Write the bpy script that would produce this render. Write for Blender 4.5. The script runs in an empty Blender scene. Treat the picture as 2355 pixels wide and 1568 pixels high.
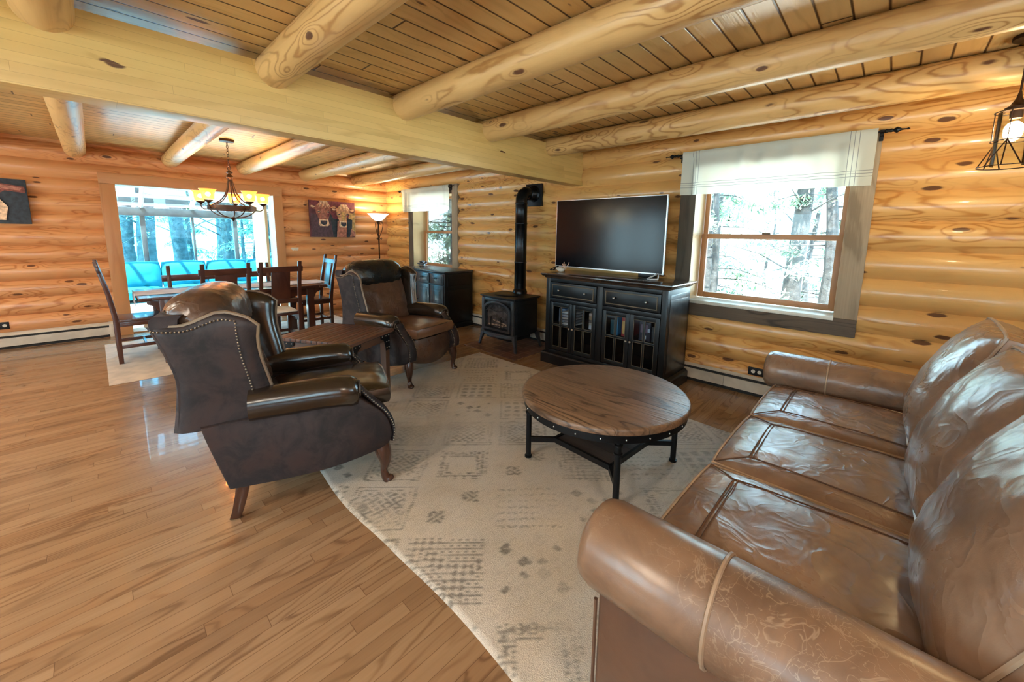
import bpy, bmesh, math, random
from math import sin, cos, pi, radians, sqrt, atan2
from mathutils import Vector, Matrix, noise
random.seed(7)
S = bpy.context.scene
C = S.collection

# ------------------------------------------------------------------ camera
cam = bpy.data.cameras.new('camera'); cam_o = bpy.data.objects.new('camera', cam); C.objects.link(cam_o)
S.camera = cam_o
cam.sensor_fit = 'HORIZONTAL'; cam.sensor_width = 36.0
cam.lens = 36.0 * 909.0 / 2355.0
cam.shift_x = -(1202.0 - 1177.5) / 2355.0
cam.shift_y = (672.0 - 784.0) / 2355.0
cam.clip_start = 0.02; cam.clip_end = 300
cam_o.matrix_world = Matrix(((0.732, -0.111, 0.672, 0.0), (0.681, 0.093, -0.726, 0.0), (0.018, 0.989, 0.144, 1.45), (0, 0, 0, 1)))

# ------------------------------------------------------------------ view + world
S.view_settings.view_transform = 'Standard'; S.view_settings.look = 'None'
S.view_settings.gamma = 1; S.view_settings.use_curve_mapping = False
S.view_settings.exposure = 1.68
S.cycles.use_denoising = True
S.cycles.max_bounces = 7; S.cycles.diffuse_bounces = 3; S.cycles.glossy_bounces = 3
S.cycles.use_adaptive_sampling = True; S.cycles.adaptive_threshold = 0.08; S.cycles.adaptive_min_samples = 16
S.cycles.transparent_max_bounces = 16; S.cycles.transmission_bounces = 4
S.cycles.sample_clamp_indirect = 6.0
S.cycles.caustics_reflective = False; S.cycles.caustics_refractive = False
w = bpy.data.worlds.new('sky'); S.world = w; w.use_nodes = True
wn = w.node_tree; wn.nodes.clear()
wo = wn.nodes.new('ShaderNodeOutputWorld'); wb = wn.nodes.new('ShaderNodeBackground')
wc = wn.nodes.new('ShaderNodeTexCoord'); wsx = wn.nodes.new('ShaderNodeSeparateXYZ'); wr = wn.nodes.new('ShaderNodeValToRGB')
wn.links.new(wc.outputs['Generated'], wsx.inputs[0]); wn.links.new(wsx.outputs[2], wr.inputs[0])
wr.color_ramp.elements[0].position = 0.0; wr.color_ramp.elements[0].color = (0.62, 0.88, 1.0, 1)
wr.color_ramp.elements[1].position = 0.7; wr.color_ramp.elements[1].color = (0.40, 0.70, 1.0, 1)
wn.links.new(wr.outputs[0], wb.inputs[0]); wb.inputs[1].default_value = 3.5
wn.links.new(wb.outputs[0], wo.inputs[0])
sun = bpy.data.lights.new('sun', 'SUN'); sun.energy = 14.0; sun.angle = 0.02; sun.color = (1.0, 0.93, 0.82)
sun_o = bpy.data.objects.new('sun', sun); C.objects.link(sun_o)
sun_o.rotation_euler = Vector((0.10, -0.35, 0.93)).to_track_quat('Z', 'Y').to_euler()

# ------------------------------------------------------------------ node helper + materials
class NT:
    def __init__(s, name, rough=0.5, base=(.8, .8, .8), metal=0, coat=0, spec=0.5):
        s.m = bpy.data.materials.new(name); s.m.use_nodes = True; s.t = s.m.node_tree
        s.b = s.t.nodes['Principled BSDF']; s.out = s.t.nodes['Material Output']
        s.b.inputs['Roughness'].default_value = rough; s.b.inputs['Base Color'].default_value = (*base, 1)
        s.b.inputs['Metallic'].default_value = metal; s.b.inputs['Coat Weight'].default_value = coat
        s.b.inputs['Specular IOR Level'].default_value = spec
    def n(s, t, **k):
        x = s.t.nodes.new(t)
        for a, v in k.items(): setattr(x, a, v)
        return x
    def l(s, a, b): s.t.links.new(a, b)
    def put(s, v, i):
        if hasattr(v, 'is_linked') or isinstance(v, bpy.types.NodeSocket): s.l(v, i)
        else: i.default_value = v
    def ma(s, op, a, b=0.0, c=None):
        x = s.n('ShaderNodeMath', operation=op); s.put(a, x.inputs[0]); s.put(b, x.inputs[1])
        if c is not None: s.put(c, x.inputs[2])
        return x.outputs[0]
    def vm(s, op, a, b):
        x = s.n('ShaderNodeVectorMath', operation=op); s.put(a, x.inputs[0]); s.put(b, x.inputs[1]); return x.outputs[0]
    def xyz(s):
        tc = s.n('ShaderNodeTexCoord'); sp = s.n('ShaderNodeSeparateXYZ'); s.l(tc.outputs['Object'], sp.inputs[0]); return tc.outputs['Object'], sp.outputs
    def comb(s, a, b, c):
        x = s.n('ShaderNodeCombineXYZ')
        for i, v in enumerate((a, b, c)): s.put(v, x.inputs[i])
        return x.outputs[0]
    def noise(s, v, sc, det=3, dist=0, rough=.5):
        x = s.n('ShaderNodeTexNoise'); s.put(v, x.inputs['Vector']); x.inputs['Scale'].default_value = sc
        x.inputs['Detail'].default_value = det; x.inputs['Distortion'].default_value = dist; x.inputs['Roughness'].default_value = rough
        return x.outputs['Fac']
    def step(s, v, a, b, lo=0.0, hi=1.0):
        x = s.n('ShaderNodeMapRange', interpolation_type='SMOOTHSTEP'); s.put(v, x.inputs[0])
        for i, q in enumerate((a, b, lo, hi)): x.inputs[1 + i].default_value = q
        return x.outputs[0]
    def mix(s, f, a, b, mode='MIX'):
        x = s.n('ShaderNodeMix', data_type='RGBA', blend_type=mode); s.put(f, x.inputs[0])
        for v, i in ((a, 6), (b, 7)):
            s.put((*v, 1) if isinstance(v, tuple) and len(v) == 3 else v, x.inputs[i])
        return x.outputs[2]
    def ramp(s, f, cols):
        x = s.n('ShaderNodeValToRGB'); s.put(f, x.inputs[0]); r = x.color_ramp
        while len(r.elements) < len(cols): r.elements.new(0.5)
        for e, (p, c) in zip(r.elements, cols): e.position = p; e.color = (*c, 1)
        return x.outputs[0]
    def bump(s, h, st=.2, d=.01):
        x = s.n('ShaderNodeBump'); x.inputs['Strength'].default_value = st; x.inputs['Distance'].default_value = d
        s.l(h, x.inputs['Height']); s.l(x.outputs[0], s.b.inputs['Normal'])
    def col(s, c): s.l(c, s.b.inputs['Base Color']); return s

def wn2(m, a, b):
    x = m.n('ShaderNodeTexWhiteNoise', noise_dimensions='2D'); m.l(m.comb(a, b, 0.0), x.inputs['Vector']); return x.outputs['Value']

def wood(name, axis, c1, c2, knots=0.0, rough=.35, freq=50, planks=None, tones=None, gap=.0, coat=0.0, fibre=.25, ring=.5,
         kcol=(.10, .035, .02), ks=(3.6, 7.5, 7.5), bump=.15, gcol=(.12, .06, .03), gw=.02, nsc=(.5, 3.2, 3.2), spec=.5):
    m = NT(name, rough, coat=coat, spec=spec); _, p = m.xyz()
    order = {'X': (0, 1, 2), 'Y': (1, 0, 2), 'Z': (2, 0, 1)}[axis]
    g, a, b = p[order[0]], p[order[1]], p[order[2]]
    if planks and planks[0] == 'b': a, b = b, a
    oi = m.n('ShaderNodeObjectInfo').outputs['Random']
    g = m.ma('MULTIPLY_ADD', oi, 31.0, g)
    gapf = None; rnd = None
    if planks:
        W, L = planks[1], planks[2]
        ia = m.ma('FLOOR', m.ma('DIVIDE', a, W)); r = wn2(m, ia, 3.7)
        gg = m.ma('DIVIDE', m.ma('MULTIPLY_ADD', r, 9.0, g), L); rnd = wn2(m, ia, m.ma('FLOOR', gg))
        fa = m.ma('FRACT', m.ma('DIVIDE', a, W)); fa = m.ma('MULTIPLY', m.ma('MINIMUM', fa, m.ma('SUBTRACT', 1.0, fa)), W)
        fg = m.ma('FRACT', gg); fg = m.ma('MULTIPLY', m.ma('MINIMUM', fg, m.ma('SUBTRACT', 1.0, fg)), L)
        d = m.ma('MINIMUM', fa, fg); gapf = m.step(d, gw * .25, gw, 1.0, 0.0)
        g = m.ma('MULTIPLY_ADD', rnd, 17.0, g)
    v = m.comb(g, a, b)
    if knots > 0:
        kn = m.n('ShaderNodeTexVoronoi'); m.l(m.vm('MULTIPLY', v, ks), kn.inputs['Vector']); kn.inputs['Scale'].default_value = 1
        wob = m.noise(v, 30, 2); kd = m.ma('MULTIPLY_ADD', wob, .06, kn.outputs['Distance'])
        cr = m.n('ShaderNodeSeparateColor'); m.l(kn.outputs['Color'], cr.inputs[0])
        on = m.step(cr.outputs[0], 1 - knots - .01, 1 - knots)
        sz = m.ma('MULTIPLY_ADD', cr.outputs[1], .11, .085)
        kf = m.ma('MULTIPLY', m.step(m.ma('DIVIDE', kd, sz), .95, 1.25, 1.0, 0.0), on)
        pull = m.ma('MULTIPLY', m.step(kn.outputs['Distance'], 0.0, .5, .12, 0.0), on)
    wobv = m.noise(m.vm('MULTIPLY', v, (7, 28, 28)), 1.0, 2); n1 = m.ma('MULTIPLY_ADD', wobv, .035, m.noise(m.vm('MULTIPLY', v, nsc), 1.0, 2, .4))
    if knots > 0: n1 = m.ma('ADD', n1, pull)
    s = m.ma('MULTIPLY_ADD', m.ma('SINE', m.ma('MULTIPLY', n1, freq)), .5, .5); s = m.ma('POWER', s, 5.0)
    msk = m.step(m.noise(m.vm('MULTIPLY', v, (.8, 2, 2)), 1.3, 2), .35, .6)
    f2 = m.noise(m.vm('MULTIPLY', v, (3, 90, 90)), 1.0, 3)
    fac = m.ma('MULTIPLY_ADD', f2, fibre, m.ma('MULTIPLY', m.ma('MULTIPLY', s, ring), msk))
    c = m.mix(fac, c1, c2)
    big = m.step(m.noise(m.vm('MULTIPLY', v, (.6, 3, 3)), 1.7, 3), .3, .7)
    c = m.mix(m.ma('MULTIPLY', big, .35), c, c2)
    if tones: c = m.mix(tones[0], c, m.ramp(rnd, tones[1]), 'MULTIPLY')
    if knots > 0: c = m.mix(m.ma('MULTIPLY', kf, .92), c, kcol)
    if gapf is not None and gap > 0: c = m.mix(m.ma('MULTIPLY', gapf, gap), c, gcol)
    m.col(c)
    h = m.ma('MULTIPLY_ADD', s, .3, f2)
    if gapf is not None: h = m.ma('SUBTRACT', h, m.ma('MULTIPLY', gapf, 5.0))
    m.bump(h, bump, .004)
    return m.m

def plain(name, c, rough=.5, metal=0, coat=0, var=.12, vs=8, bump=0, bs=60, spec=.5, bd=.002):
    m = NT(name, rough, c, metal, coat, spec); v, _ = m.xyz()
    f = m.noise(v, vs, 3)
    m.col(m.mix(m.step(f, .3, .7), tuple(x * (1 - var) for x in c), tuple(min(1, x * (1 + var)) for x in c)))
    if bump: m.bump(m.noise(v, bs, 4), bump, bd)
    return m.m

def leather(name, c1, c2, rough=.33, wr=.5, wsc=7, scr=0.0, mott=3.0, coat=.25, pore=.25, scol=(.50, .36, .24)):
    m = NT(name, rough, coat=coat); v, p = m.xyz()
    m.b.inputs['Coat Roughness'].default_value = .22
    v2 = m.vm('ADD', v, m.comb(m.ma('MULTIPLY', m.n('ShaderNodeObjectInfo').outputs['Random'], 20.0), 0.0, 0.0))
    f = m.step(m.noise(v2, mott, 5, .5, .62), .32, .68)
    c = m.mix(f, c1, c2)
    if scr > 0:
        wv = m.noise(m.vm('MULTIPLY', v2, (1, 1, 1)), 9, 3, 1.2)
        l1 = m.step(m.ma('ABSOLUTE', m.ma('SUBTRACT', wv, .5)), .0, .012, 1.0, 0.0)
        w2 = m.noise(m.vm('MULTIPLY', v2, (1, 1, 1)), 17, 2, 1.8); l2 = m.step(m.ma('ABSOLUTE', m.ma('SUBTRACT', w2, .48)), .0, .014, 1.0, 0.0)
        ms = m.step(m.noise(v2, 2.3, 2), .42, .62)
        c = m.mix(m.ma('MULTIPLY', m.ma('MULTIPLY', m.ma('MAXIMUM', l1, l2), ms), scr), c, scol)
    m.col(c)
    cr = m.noise(m.vm('MULTIPLY', v2, (1.0, 1.0, 1.0)), wsc, 2, 1.0)
    rd = m.ma('POWER', m.ma('SUBTRACT', 1.0, m.ma('ABSOLUTE', m.ma('MULTIPLY_ADD', cr, 2.0, -1.0))), 3.0)
    vo = m.n('ShaderNodeTexVoronoi'); m.l(v2, vo.inputs['Vector']); vo.inputs['Scale'].default_value = 260
    h = m.ma('MULTIPLY_ADD', vo.outputs['Distance'], pore * .06, m.ma('MULTIPLY', rd, wr))
    m.bump(h, .55, .012)
    m.l(m.step(f, 0, 1, rough * .85, rough * 1.25), m.b.inputs['Roughness'])
    return m.m

def emis(name, c, st):
    m = NT(name); m.b.inputs['Base Color'].default_value = (*c, 1)
    m.b.inputs['Emission Color'].default_value = (*c, 1); m.b.inputs['Emission Strength'].default_value = st; return m.m

def glass(name, tint=(1, 1, 1), k=.9):
    m = NT(name); t = m.t; t.nodes.remove(m.b)
    tr = m.n('ShaderNodeBsdfTransparent'); tr.inputs[0].default_value = (*tint, 1); gl = m.n('ShaderNodeBsdfGlossy'); gl.inputs['Roughness'].default_value = .02
    fr = m.n('ShaderNodeFresnel'); fr.inputs[0].default_value = 1.3; mx = m.n('ShaderNodeMixShader')
    m.l(m.ma('MULTIPLY', fr.outputs[0], k), mx.inputs[0]); m.l(tr.outputs[0], mx.inputs[1]); m.l(gl.outputs[0], mx.inputs[2]); m.l(mx.outputs[0], m.out.inputs[0])
    return m.m

HON = dict(knots=.85, rough=.34, coat=.2, freq=105, ring=.9, ks=(3.1, 8, 8))
M = {}
M['logX'] = wood('honey log wood', 'X', (.80, .45, .15), (.50, .205, .045), **HON)
M['logY'] = wood('orange log wood', 'Y', (.80, .40, .17), (.54, .20, .065), **HON)
M['joist'] = wood('peeled joist log', 'X', (.76, .49, .20), (.42, .21, .065), knots=.75, rough=.36, freq=115, ring=.95, ks=(3.1, 8.5, 8.5))
M['beam'] = wood('laminated beam wood', 'Y', (.80, .55, .20), (.60, .37, .11), knots=.12, rough=.38, freq=40, planks=('b', .042, 1.3), gw=.0012, gap=.5,
                 tones=(.5, [(0, (.88, .86, .8)), (.5, (1, 1, 1)), (1, (.95, 1, 1.0))]), gcol=(.35, .19, .06), bump=.05)
M['ceil'] = wood('pine ceiling board', 'Y', (.78, .53, .22), (.54, .33, .11), knots=.3, rough=.3, freq=55, planks=('a', .126, 2.6), gw=.008, gap=1.0,
                 tones=(.6, [(0, (.8, .78, .75)), (.5, (1, 1, 1)), (1, (1.0, .9, .85))]), gcol=(.08, .035, .015), bump=.25, ks=(3, 9, 9))
M['floor'] = wood('oak floor', 'Y', (.41, .255, .14), (.20, .11, .055), rough=.24, freq=120, planks=('a', .0635, 1.15), gw=.0016, gap=.7, coat=.3,
                  tones=(.6, [(0, (.68, .58, .52)), (.3, (.95, .9, .86)), (.55, (1.05, 1.02, 1.0)), (.8, (1.0, .86, .74)), (1, (.8, .66, .56))]), ring=.7, fibre=.45, gcol=(.10, .045, .02), bump=.05)
M['pineY'] = wood('pine trim', 'Y', (.60, .30, .125), (.46, .19, .07), knots=.15, rough=.4, freq=40)
M['pineZ'] = wood('pine trim upright', 'Z', (.60, .30, .125), (.46, .19, .07), knots=.15, rough=.4, freq=40)
M['sashX'] = wood('window sash wood', 'X', (.50, .24, .10), (.38, .16, .06), rough=.4, freq=40)
M['sashZ'] = wood('window sash wood upright', 'Z', (.50, .24, .10), (.38, .16, .06), rough=.4, freq=40)
M['jamb'] = wood('pale jamb wood', 'Z', (.62, .42, .20), (.50, .30, .12), rough=.45, freq=40)
BW = dict(knots=.25, rough=.8, freq=60, ring=.75, fibre=.7, bump=.5)
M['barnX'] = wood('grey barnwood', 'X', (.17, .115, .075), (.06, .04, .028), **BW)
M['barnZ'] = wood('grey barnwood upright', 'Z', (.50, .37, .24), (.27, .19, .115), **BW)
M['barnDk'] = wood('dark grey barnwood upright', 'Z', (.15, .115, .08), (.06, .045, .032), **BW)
M['dkX'] = wood('dark stained oak', 'X', (.105, .035, .02), (.045, .014, .009), rough=.28, freq=60, coat=.3)
M['dkY'] = wood('dark stained oak lengthwise', 'Y', (.105, .035, .02), (.045, .014, .009), rough=.28, freq=60, coat=.3)
M['dkZ'] = wood('dark stained oak upright', 'Z', (.105, .035, .02), (.045, .014, .009), rough=.28, freq=60, coat=.3)
M['end'] = wood('warm brown plank', 'Y', (.16, .066, .034), (.06, .022, .012), rough=.38, freq=60, planks=('a', .102, 9), gw=.010, gap=1.0, gcol=(.006, .003, .002), fibre=.5)
M['endX'] = wood('warm brown rail', 'X', (.12, .055, .03), (.05, .02, .012), rough=.42, freq=60)
M['endZ'] = wood('warm brown leg', 'Z', (.13, .065, .038), (.05, .022, .012), rough=.42, freq=60)
M['cof'] = wood('weathered table top', 'X', (.36, .21, .12), (.075, .04, .022), knots=.12, rough=.36, freq=130, planks=('a', .135, 5), gw=.003, gap=.5, fibre=.8, ring=.6, kcol=(.03, .015, .01), bump=.4)
M['cofs'] = wood('dark shelf boards', 'X', (.085, .065, .055), (.035, .025, .02), rough=.45, freq=80, planks=('a', .1, 5), gw=.003, gap=.5, fibre=.8)
M['legw'] = wood('carved leg wood', 'Z', (.085, .03, .016), (.025, .01, .006), rough=.25, freq=40, coat=.5)
M['iron'] = plain('black iron', (.012, .012, .013), .42, .6, bump=.3, bs=90)
M['cast'] = plain('cast iron', (.028, .029, .032), .45, .75, bump=.35, bs=120)
M['castL'] = plain('cast iron face', (.10, .105, .115), .36, .8, bump=.3, bs=120)
M['pipe'] = plain('black stovepipe', (.02, .021, .023), .26, .85, var=.05)
M['brz'] = plain('bronze', (.07, .035, .02), .4, .8, bump=.2)
M['brzL'] = plain('brushed bronze', (.10, .07, .045), .35, .7)
M['nail'] = plain('brass nailhead', (.26, .21, .15), .4, .9)
M['blk'] = plain('black lacquer', (.005, .0055, .0065), .34, 0, .0, var=.2, vs=3, spec=.35)
M['blkE'] = plain('worn edge', (.13, .095, .055), .5)
M['side'] = plain('distressed black', (.022, .027, .032), .32, 0, .3, var=.5, vs=14)
M['chrome'] = plain('pewter knob', (.5, .47, .42), .3, 1)
M['white'] = plain('cream enamel', (.62, .56, .46), .4)
M['slot'] = plain('dark slot', (.02, .018, .016), .7)
M['plast'] = plain('cream plastic', (.7, .66, .56), .35)
M['sunfr'] = plain('aluminium frame', (.13, .14, .15), .4, .2)
M['sunwh'] = plain('white frame', (.58, .60, .62), .4)
M['teal'] = plain('teal canvas', (.0, .21, .30), .8, bump=.3, bs=220)
M['wick'] = plain('pale cushion base', (.55, .62, .66), .7)
M['sunfl'] = plain('sunroom tile', (.80, .78, .74), .5)
M['screen'] = plain('tv screen', (.002, .002, .004), .16, var=0, spec=.3)
M['silv'] = plain('silver bezel', (.55, .55, .56), .3, .9)
M['hearth'] = None
M['pane'] = glass('window glass', (.97, 1, 1)); M['pane2'] = glass('cabinet glass', (.93, .95, .97), .45)
M['pane4'] = glass('tinted roof glass', (.50, .84, 1.0), .9)
M['pane3'] = glass('tinted sunroom glass', (.45, .86, 1.0), .8)
def amber():
    m = NT('amber lit shade', .3, (1, .5, .15)); m.b.inputs['Emission Color'].default_value = (1, .34, .07, 1); m.b.inputs['Emission Strength'].default_value = .75
    tr = m.n('ShaderNodeBsdfTransparent'); tr.inputs[0].default_value = (1, .62, .28, 1); mx = m.n('ShaderNodeMixShader'); mx.inputs[0].default_value = .45
    m.l(m.b.outputs[0], mx.inputs[1]); m.l(tr.outputs[0], mx.inputs[2]); m.l(mx.outputs[0], m.out.inputs[0]); return m.m
M['shadeg'] = amber()
M['bowlg'] = emis('frosted lit bowl', (.80, 1.0, .93), 1.15)
M['bulb'] = emis('bulb', (1.0, .80, .50), 150)
M['bulbP'] = emis('pendant bulb', (1.0, .72, .38), 95)
M['cyan'] = plain('grey snow ground', (.74, .74, .70), .9)
M['bark'] = plain('bark', (.045, .048, .05), .9, bump=.8, bs=25, var=.4, bd=.02)
M['needle'] = plain('needles', (.26, .40, .30), .8, var=.4, vs=1.5)
M['leaf'] = plain('pale twigs', (.34, .38, .22), .8, var=.4, vs=1.5)
M['rugD'] = plain('dining rug', (.62, .50, .38), .95, bump=.6, bs=300)
M['linen'] = plain('pale table runner', (.60, .58, .62), .85, bump=.3, bs=300)
M['pad'] = plain('cream seat pad', (.72, .66, .56), .9, bump=.4, bs=200)
SB1, SB2 = (.32, .195, .125), (.185, .108, .068)
M['sofa'] = leather('tan sofa leather', SB1, SB2, .29, .45, 7, coat=.3)
M['sofaS'] = leather('scratched sofa leather', (.28, .16, .095), (.155, .085, .05), .34, .12, 5, scr=.38)
M['sofaD'] = leather('deep brown leather', (.13, .062, .035), (.085, .04, .024), .42, .1, 4)  # darker brown leather for base, rail, arm panels and seams
M['sofaP'] = leather('cushion band leather', (.17, .10, .07), (.09, .05, .036), .36, .8, 12)
M['pipeS'] = leather('welt leather', (.44, .31, .21), (.32, .21, .13), .4, 0)
M['recS'] = leather('dark suede leather', (.030, .014, .012), (.009, .006, .007), .6, .06, 4, mott=8, coat=.0, pore=.5)
M['recC'] = leather('warm brown back leather', (.19, .095, .055), (.10, .048, .03), .32, .45, 9)
M['recA'] = leather('dark glossy leather', (.032, .019, .011), (.015, .010, .008), .18, .06, 5, coat=.6)
M['recB'] = leather('brown crumpled leather', (.11, .055, .032), (.045, .024, .016), .3, .35, 9)
M['recT'] = leather('tan seat leather', (.21, .095, .045), (.13, .058, .03), .34, .15, 6)
M['recG'] = leather('near black headrest leather', (.018, .016, .013), (.012, .011, .010), .28, .3, 9, coat=.3)
M['weltL'] = leather('pale welt piping', (.26, .18, .11), (.17, .11, .07), .4, 0)
M['welt'] = leather('welt piping', (.07, .045, .03), (.04, .026, .018), .4, 0)

def hearth_mat():
    m = NT('terracotta hearth tile', .45); _, p = m.xyz(); T = .152
    ix, iy = m.ma('FLOOR', m.ma('DIVIDE', p[0], T)), m.ma('FLOOR', m.ma('DIVIDE', p[1], T)); r = wn2(m, ix, iy)
    fs = []
    for k in (0, 1):
        f = m.ma('FRACT', m.ma('DIVIDE', p[k], T)); fs.append(m.ma('MINIMUM', f, m.ma('SUBTRACT', 1.0, f)))
    g = m.step(m.ma('MINIMUM', *fs), .02, .04, 1.0, 0.0)
    m.col(m.mix(g, m.ramp(r, [(0, (.10, .045, .032)), (1, (.17, .08, .055))]), (.30, .19, .12))); return m.m
M['hearth'] = hearth_mat()

def curtain_mat(x0, x1, z0, name):
    m = NT(name, .9); _, p = m.xyz(); fs = []
    for k in range(3):
        for q, base in ((0, x0 + .10 + k * .028), (0, x1 - .10 - k * .028), (2, z0 + .07 + k * .022)):
            fs.append(m.step(m.ma('ABSOLUTE', m.ma('SUBTRACT', p[q], base)), .0015, .003, 1.0, 0.0))
    f = fs[0]
    for x in fs[1:]: f = m.ma('MAXIMUM', f, x)
    col = m.mix(m.ma('MULTIPLY', f, .75), (.80, .82, .72), (.22, .24, .24))
    m.col(col); v, _ = m.xyz(); m.bump(m.noise(v, 500, 2), .1, .001)
    tl = m.n('ShaderNodeBsdfTranslucent'); m.l(col, tl.inputs[0]); mx = m.n('ShaderNodeMixShader'); mx.inputs[0].default_value = .35
    m.l(m.b.outputs[0], mx.inputs[1]); m.l(tl.outputs[0], mx.inputs[2]); m.l(mx.outputs[0], m.out.inputs[0]); return m.m

# ------------------------------------------------------------------ mesh builder
class MB:
    def __init__(s): s.v = []; s.f = []; s.mi = []
    def add(s, vs, fs, mi=0, mat=None):
        o = len(s.v)
        for p in vs: s.v.append(tuple(mat @ Vector(p)) if mat is not None else tuple(p))
        for f in fs: s.f.append(tuple(o + i for i in f)); s.mi.append(mi)
        return s
    def box(s, a, b, mi=0, mat=None):
        x0, y0, z0 = a; x1, y1, z1 = b
        vs = [(x, y, z) for z in (z0, z1) for y in (y0, y1) for x in (x0, x1)]
        return s.add(vs, [(0, 2, 3, 1), (4, 5, 7, 6), (0, 1, 5, 4), (2, 6, 7, 3), (0, 4, 6, 2), (1, 3, 7, 5)], mi, mat)
    def tube(s, pts, r, n=10, mi=0, caps=True, mat=None, closed=False, up=None):
        P = [Vector(p) for p in pts]; k = len(P); R = r if isinstance(r, (list, tuple)) else [r] * k
        vs = []; fs = []; nrm = None
        for i in range(k):
            if closed: t = P[(i + 1) % k] - P[i - 1]
            else: t = P[min(i + 1, k - 1)] - P[max(i - 1, 0)]
            t.normalize()
            if nrm is None:
                nrm = Vector(up) if up else (Vector((0, 0, 1)) if abs(t.z) < .9 else Vector((1, 0, 0)))
            nrm = (nrm - t * nrm.dot(t)).normalized(); bn = t.cross(nrm)
            for j in range(n):
                a = 2 * pi * j / n; vs.append(P[i] + (nrm * cos(a) + bn * sin(a)) * R[i])
        for i in range(k if closed else k - 1):
            i2 = (i + 1) % k
            for j in range(n):
                j2 = (j + 1) % n; fs.append((i * n + j, i2 * n + j, i2 * n + j2, i * n + j2))
        if caps and not closed: fs.append(tuple(range(n))); fs.append(tuple((k - 1) * n + j for j in reversed(range(n))))
        return s.add(vs, fs, mi, mat)
    def lathe(s, prof, n=24, mi=0, mat=None, cap=True):
        vs = []; fs = []
        for r, z in prof:
            for j in range(n): a = 2 * pi * j / n; vs.append((r * cos(a), r * sin(a), z))
        for i in range(len(prof) - 1):
            for j in range(n): j2 = (j + 1) % n; fs.append((i * n + j, i * n + j2, (i + 1) * n + j2, (i + 1) * n + j))
        if cap:
            if prof[0][0] > 1e-4: fs.append(tuple(reversed(range(n))))
            if prof[-1][0] > 1e-4: fs.append(tuple((len(prof) - 1) * n + j for j in range(n)))
        return s.add(vs, fs, mi, mat)
    def prism(s, poly, axis, a, b, mi=0, mat=None):   # poly in the other two axes, ordered
        def P(u, v, t): return {'x': (t, u, v), 'y': (u, t, v), 'z': (u, v, t)}[axis]
        n = len(poly); vs = [P(u, v, a) for u, v in poly] + [P(u, v, b) for u, v in poly]
        fs = [tuple(range(n)), tuple(reversed(range(n, 2 * n)))] + [(i, n + i, n + (i + 1) % n, (i + 1) % n) for i in range(n)]
        return s.add(vs, fs, mi, mat)
    def loft(s, rings, mi=0, mat=None, caps=True, closed=False):
        n = len(rings[0]); vs = [p for r in rings for p in r]; fs = []; k = len(rings)
        for i in range(k if closed else k - 1):
            for j in range(n): j2 = (j + 1) % n; i2 = (i + 1) % k; fs.append((i * n + j, i * n + j2, i2 * n + j2, i2 * n + j))
        if caps and not closed: fs.append(tuple(reversed(range(n)))); fs.append(tuple((k - 1) * n + j for j in range(n)))
        return s.add(vs, fs, mi, mat)
    def grid(s, nu, nv, fn, mi=0, mat=None):
        vs = [fn(i / nu, j / nv) for j in range(nv + 1) for i in range(nu + 1)]
        fs = [(j * (nu + 1) + i, j * (nu + 1) + i + 1, (j + 1) * (nu + 1) + i + 1, (j + 1) * (nu + 1) + i) for j in range(nv) for i in range(nu)]
        return s.add(vs, fs, mi, mat)
    def ball(s, c, r, n=10, mi=0, sc=(1, 1, 1), mat=None):
        vs = [(c[0], c[1], c[2] - r * sc[2])]; fs = []
        for i in range(1, n):
            a = -pi / 2 + pi * i / n
            for j in range(n * 2): b = pi * j / n; vs.append((c[0] + r * sc[0] * cos(a) * cos(b), c[1] + r * sc[1] * cos(a) * sin(b), c[2] + r * sc[2] * sin(a)))
        vs.append((c[0], c[1], c[2] + r * sc[2])); k = n * 2; L = len(vs) - 1
        for j in range(k):
            fs.append((0, 1 + (j + 1) % k, 1 + j)); fs.append((L, L - k + j, L - k + (j + 1) % k))
        for i in range(n - 2):
            for j in range(k): a = 1 + i * k; fs.append((a + j, a + (j + 1) % k, a + k + (j + 1) % k, a + k + j))
        return s.add(vs, fs, mi, mat)
    def pillow(s, w, d, edge, top, bot=None, n=16, k=.18, wr=0.0, seed=0, mat=None, mi=0, pw=2.4, crown=None):
        bot = top if bot is None else bot
        def fp(a, b): return (a * w / 2 * sqrt(1 - k * b * b / 2 * abs(b)), b * d / 2 * sqrt(1 - k * a * a / 2 * abs(a)))
        def th(a, b): return ((1 - abs(a) ** pw) * (1 - abs(b) ** pw)) ** .55
        def T(u, v, sg):
            a, b = 2 * u - 1, 2 * v - 1; x, y = fp(a, b); t = th(a, b)
            z = sg * (edge / 2 + (top if sg > 0 else bot) * t)
            if wr: q = noise.noise(Vector((x * 9 + seed, y * 9, seed * 1.7))) + .5 * noise.noise(Vector((x * 22, y * 22 + seed, 0))); z += q * wr * min(1, t * 2.5)
            return (x, y, z)
        N = n; s.grid(N, N, lambda u, v: T(u, v, 1), mi, mat); s.grid(N, N, lambda u, v: T(1 - u, v, -1), mi, mat)
        if edge > 1e-4:
            per = [(i / N, 0) for i in range(N)] + [(1, i / N) for i in range(N)] + [(1 - i / N, 1) for i in range(N)] + [(0, 1 - i / N) for i in range(N)]
            rings = []; s.rim = [T(u, v, 1)[:2] for u, v in per]
            for q in range(5):
                h = q / 4 * 2 - 1; o = .012 * (1 - h * h); r = []
                for u, v in per:
                    x, y, _ = T(u, v, 1); f = 1 + o / max(.05, sqrt(x * x + y * y)); r.append((x * f, y * f, h * edge / 2))
                rings.append(r)
            s.loft(rings, mi, mat, caps=False)
        return s
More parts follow.
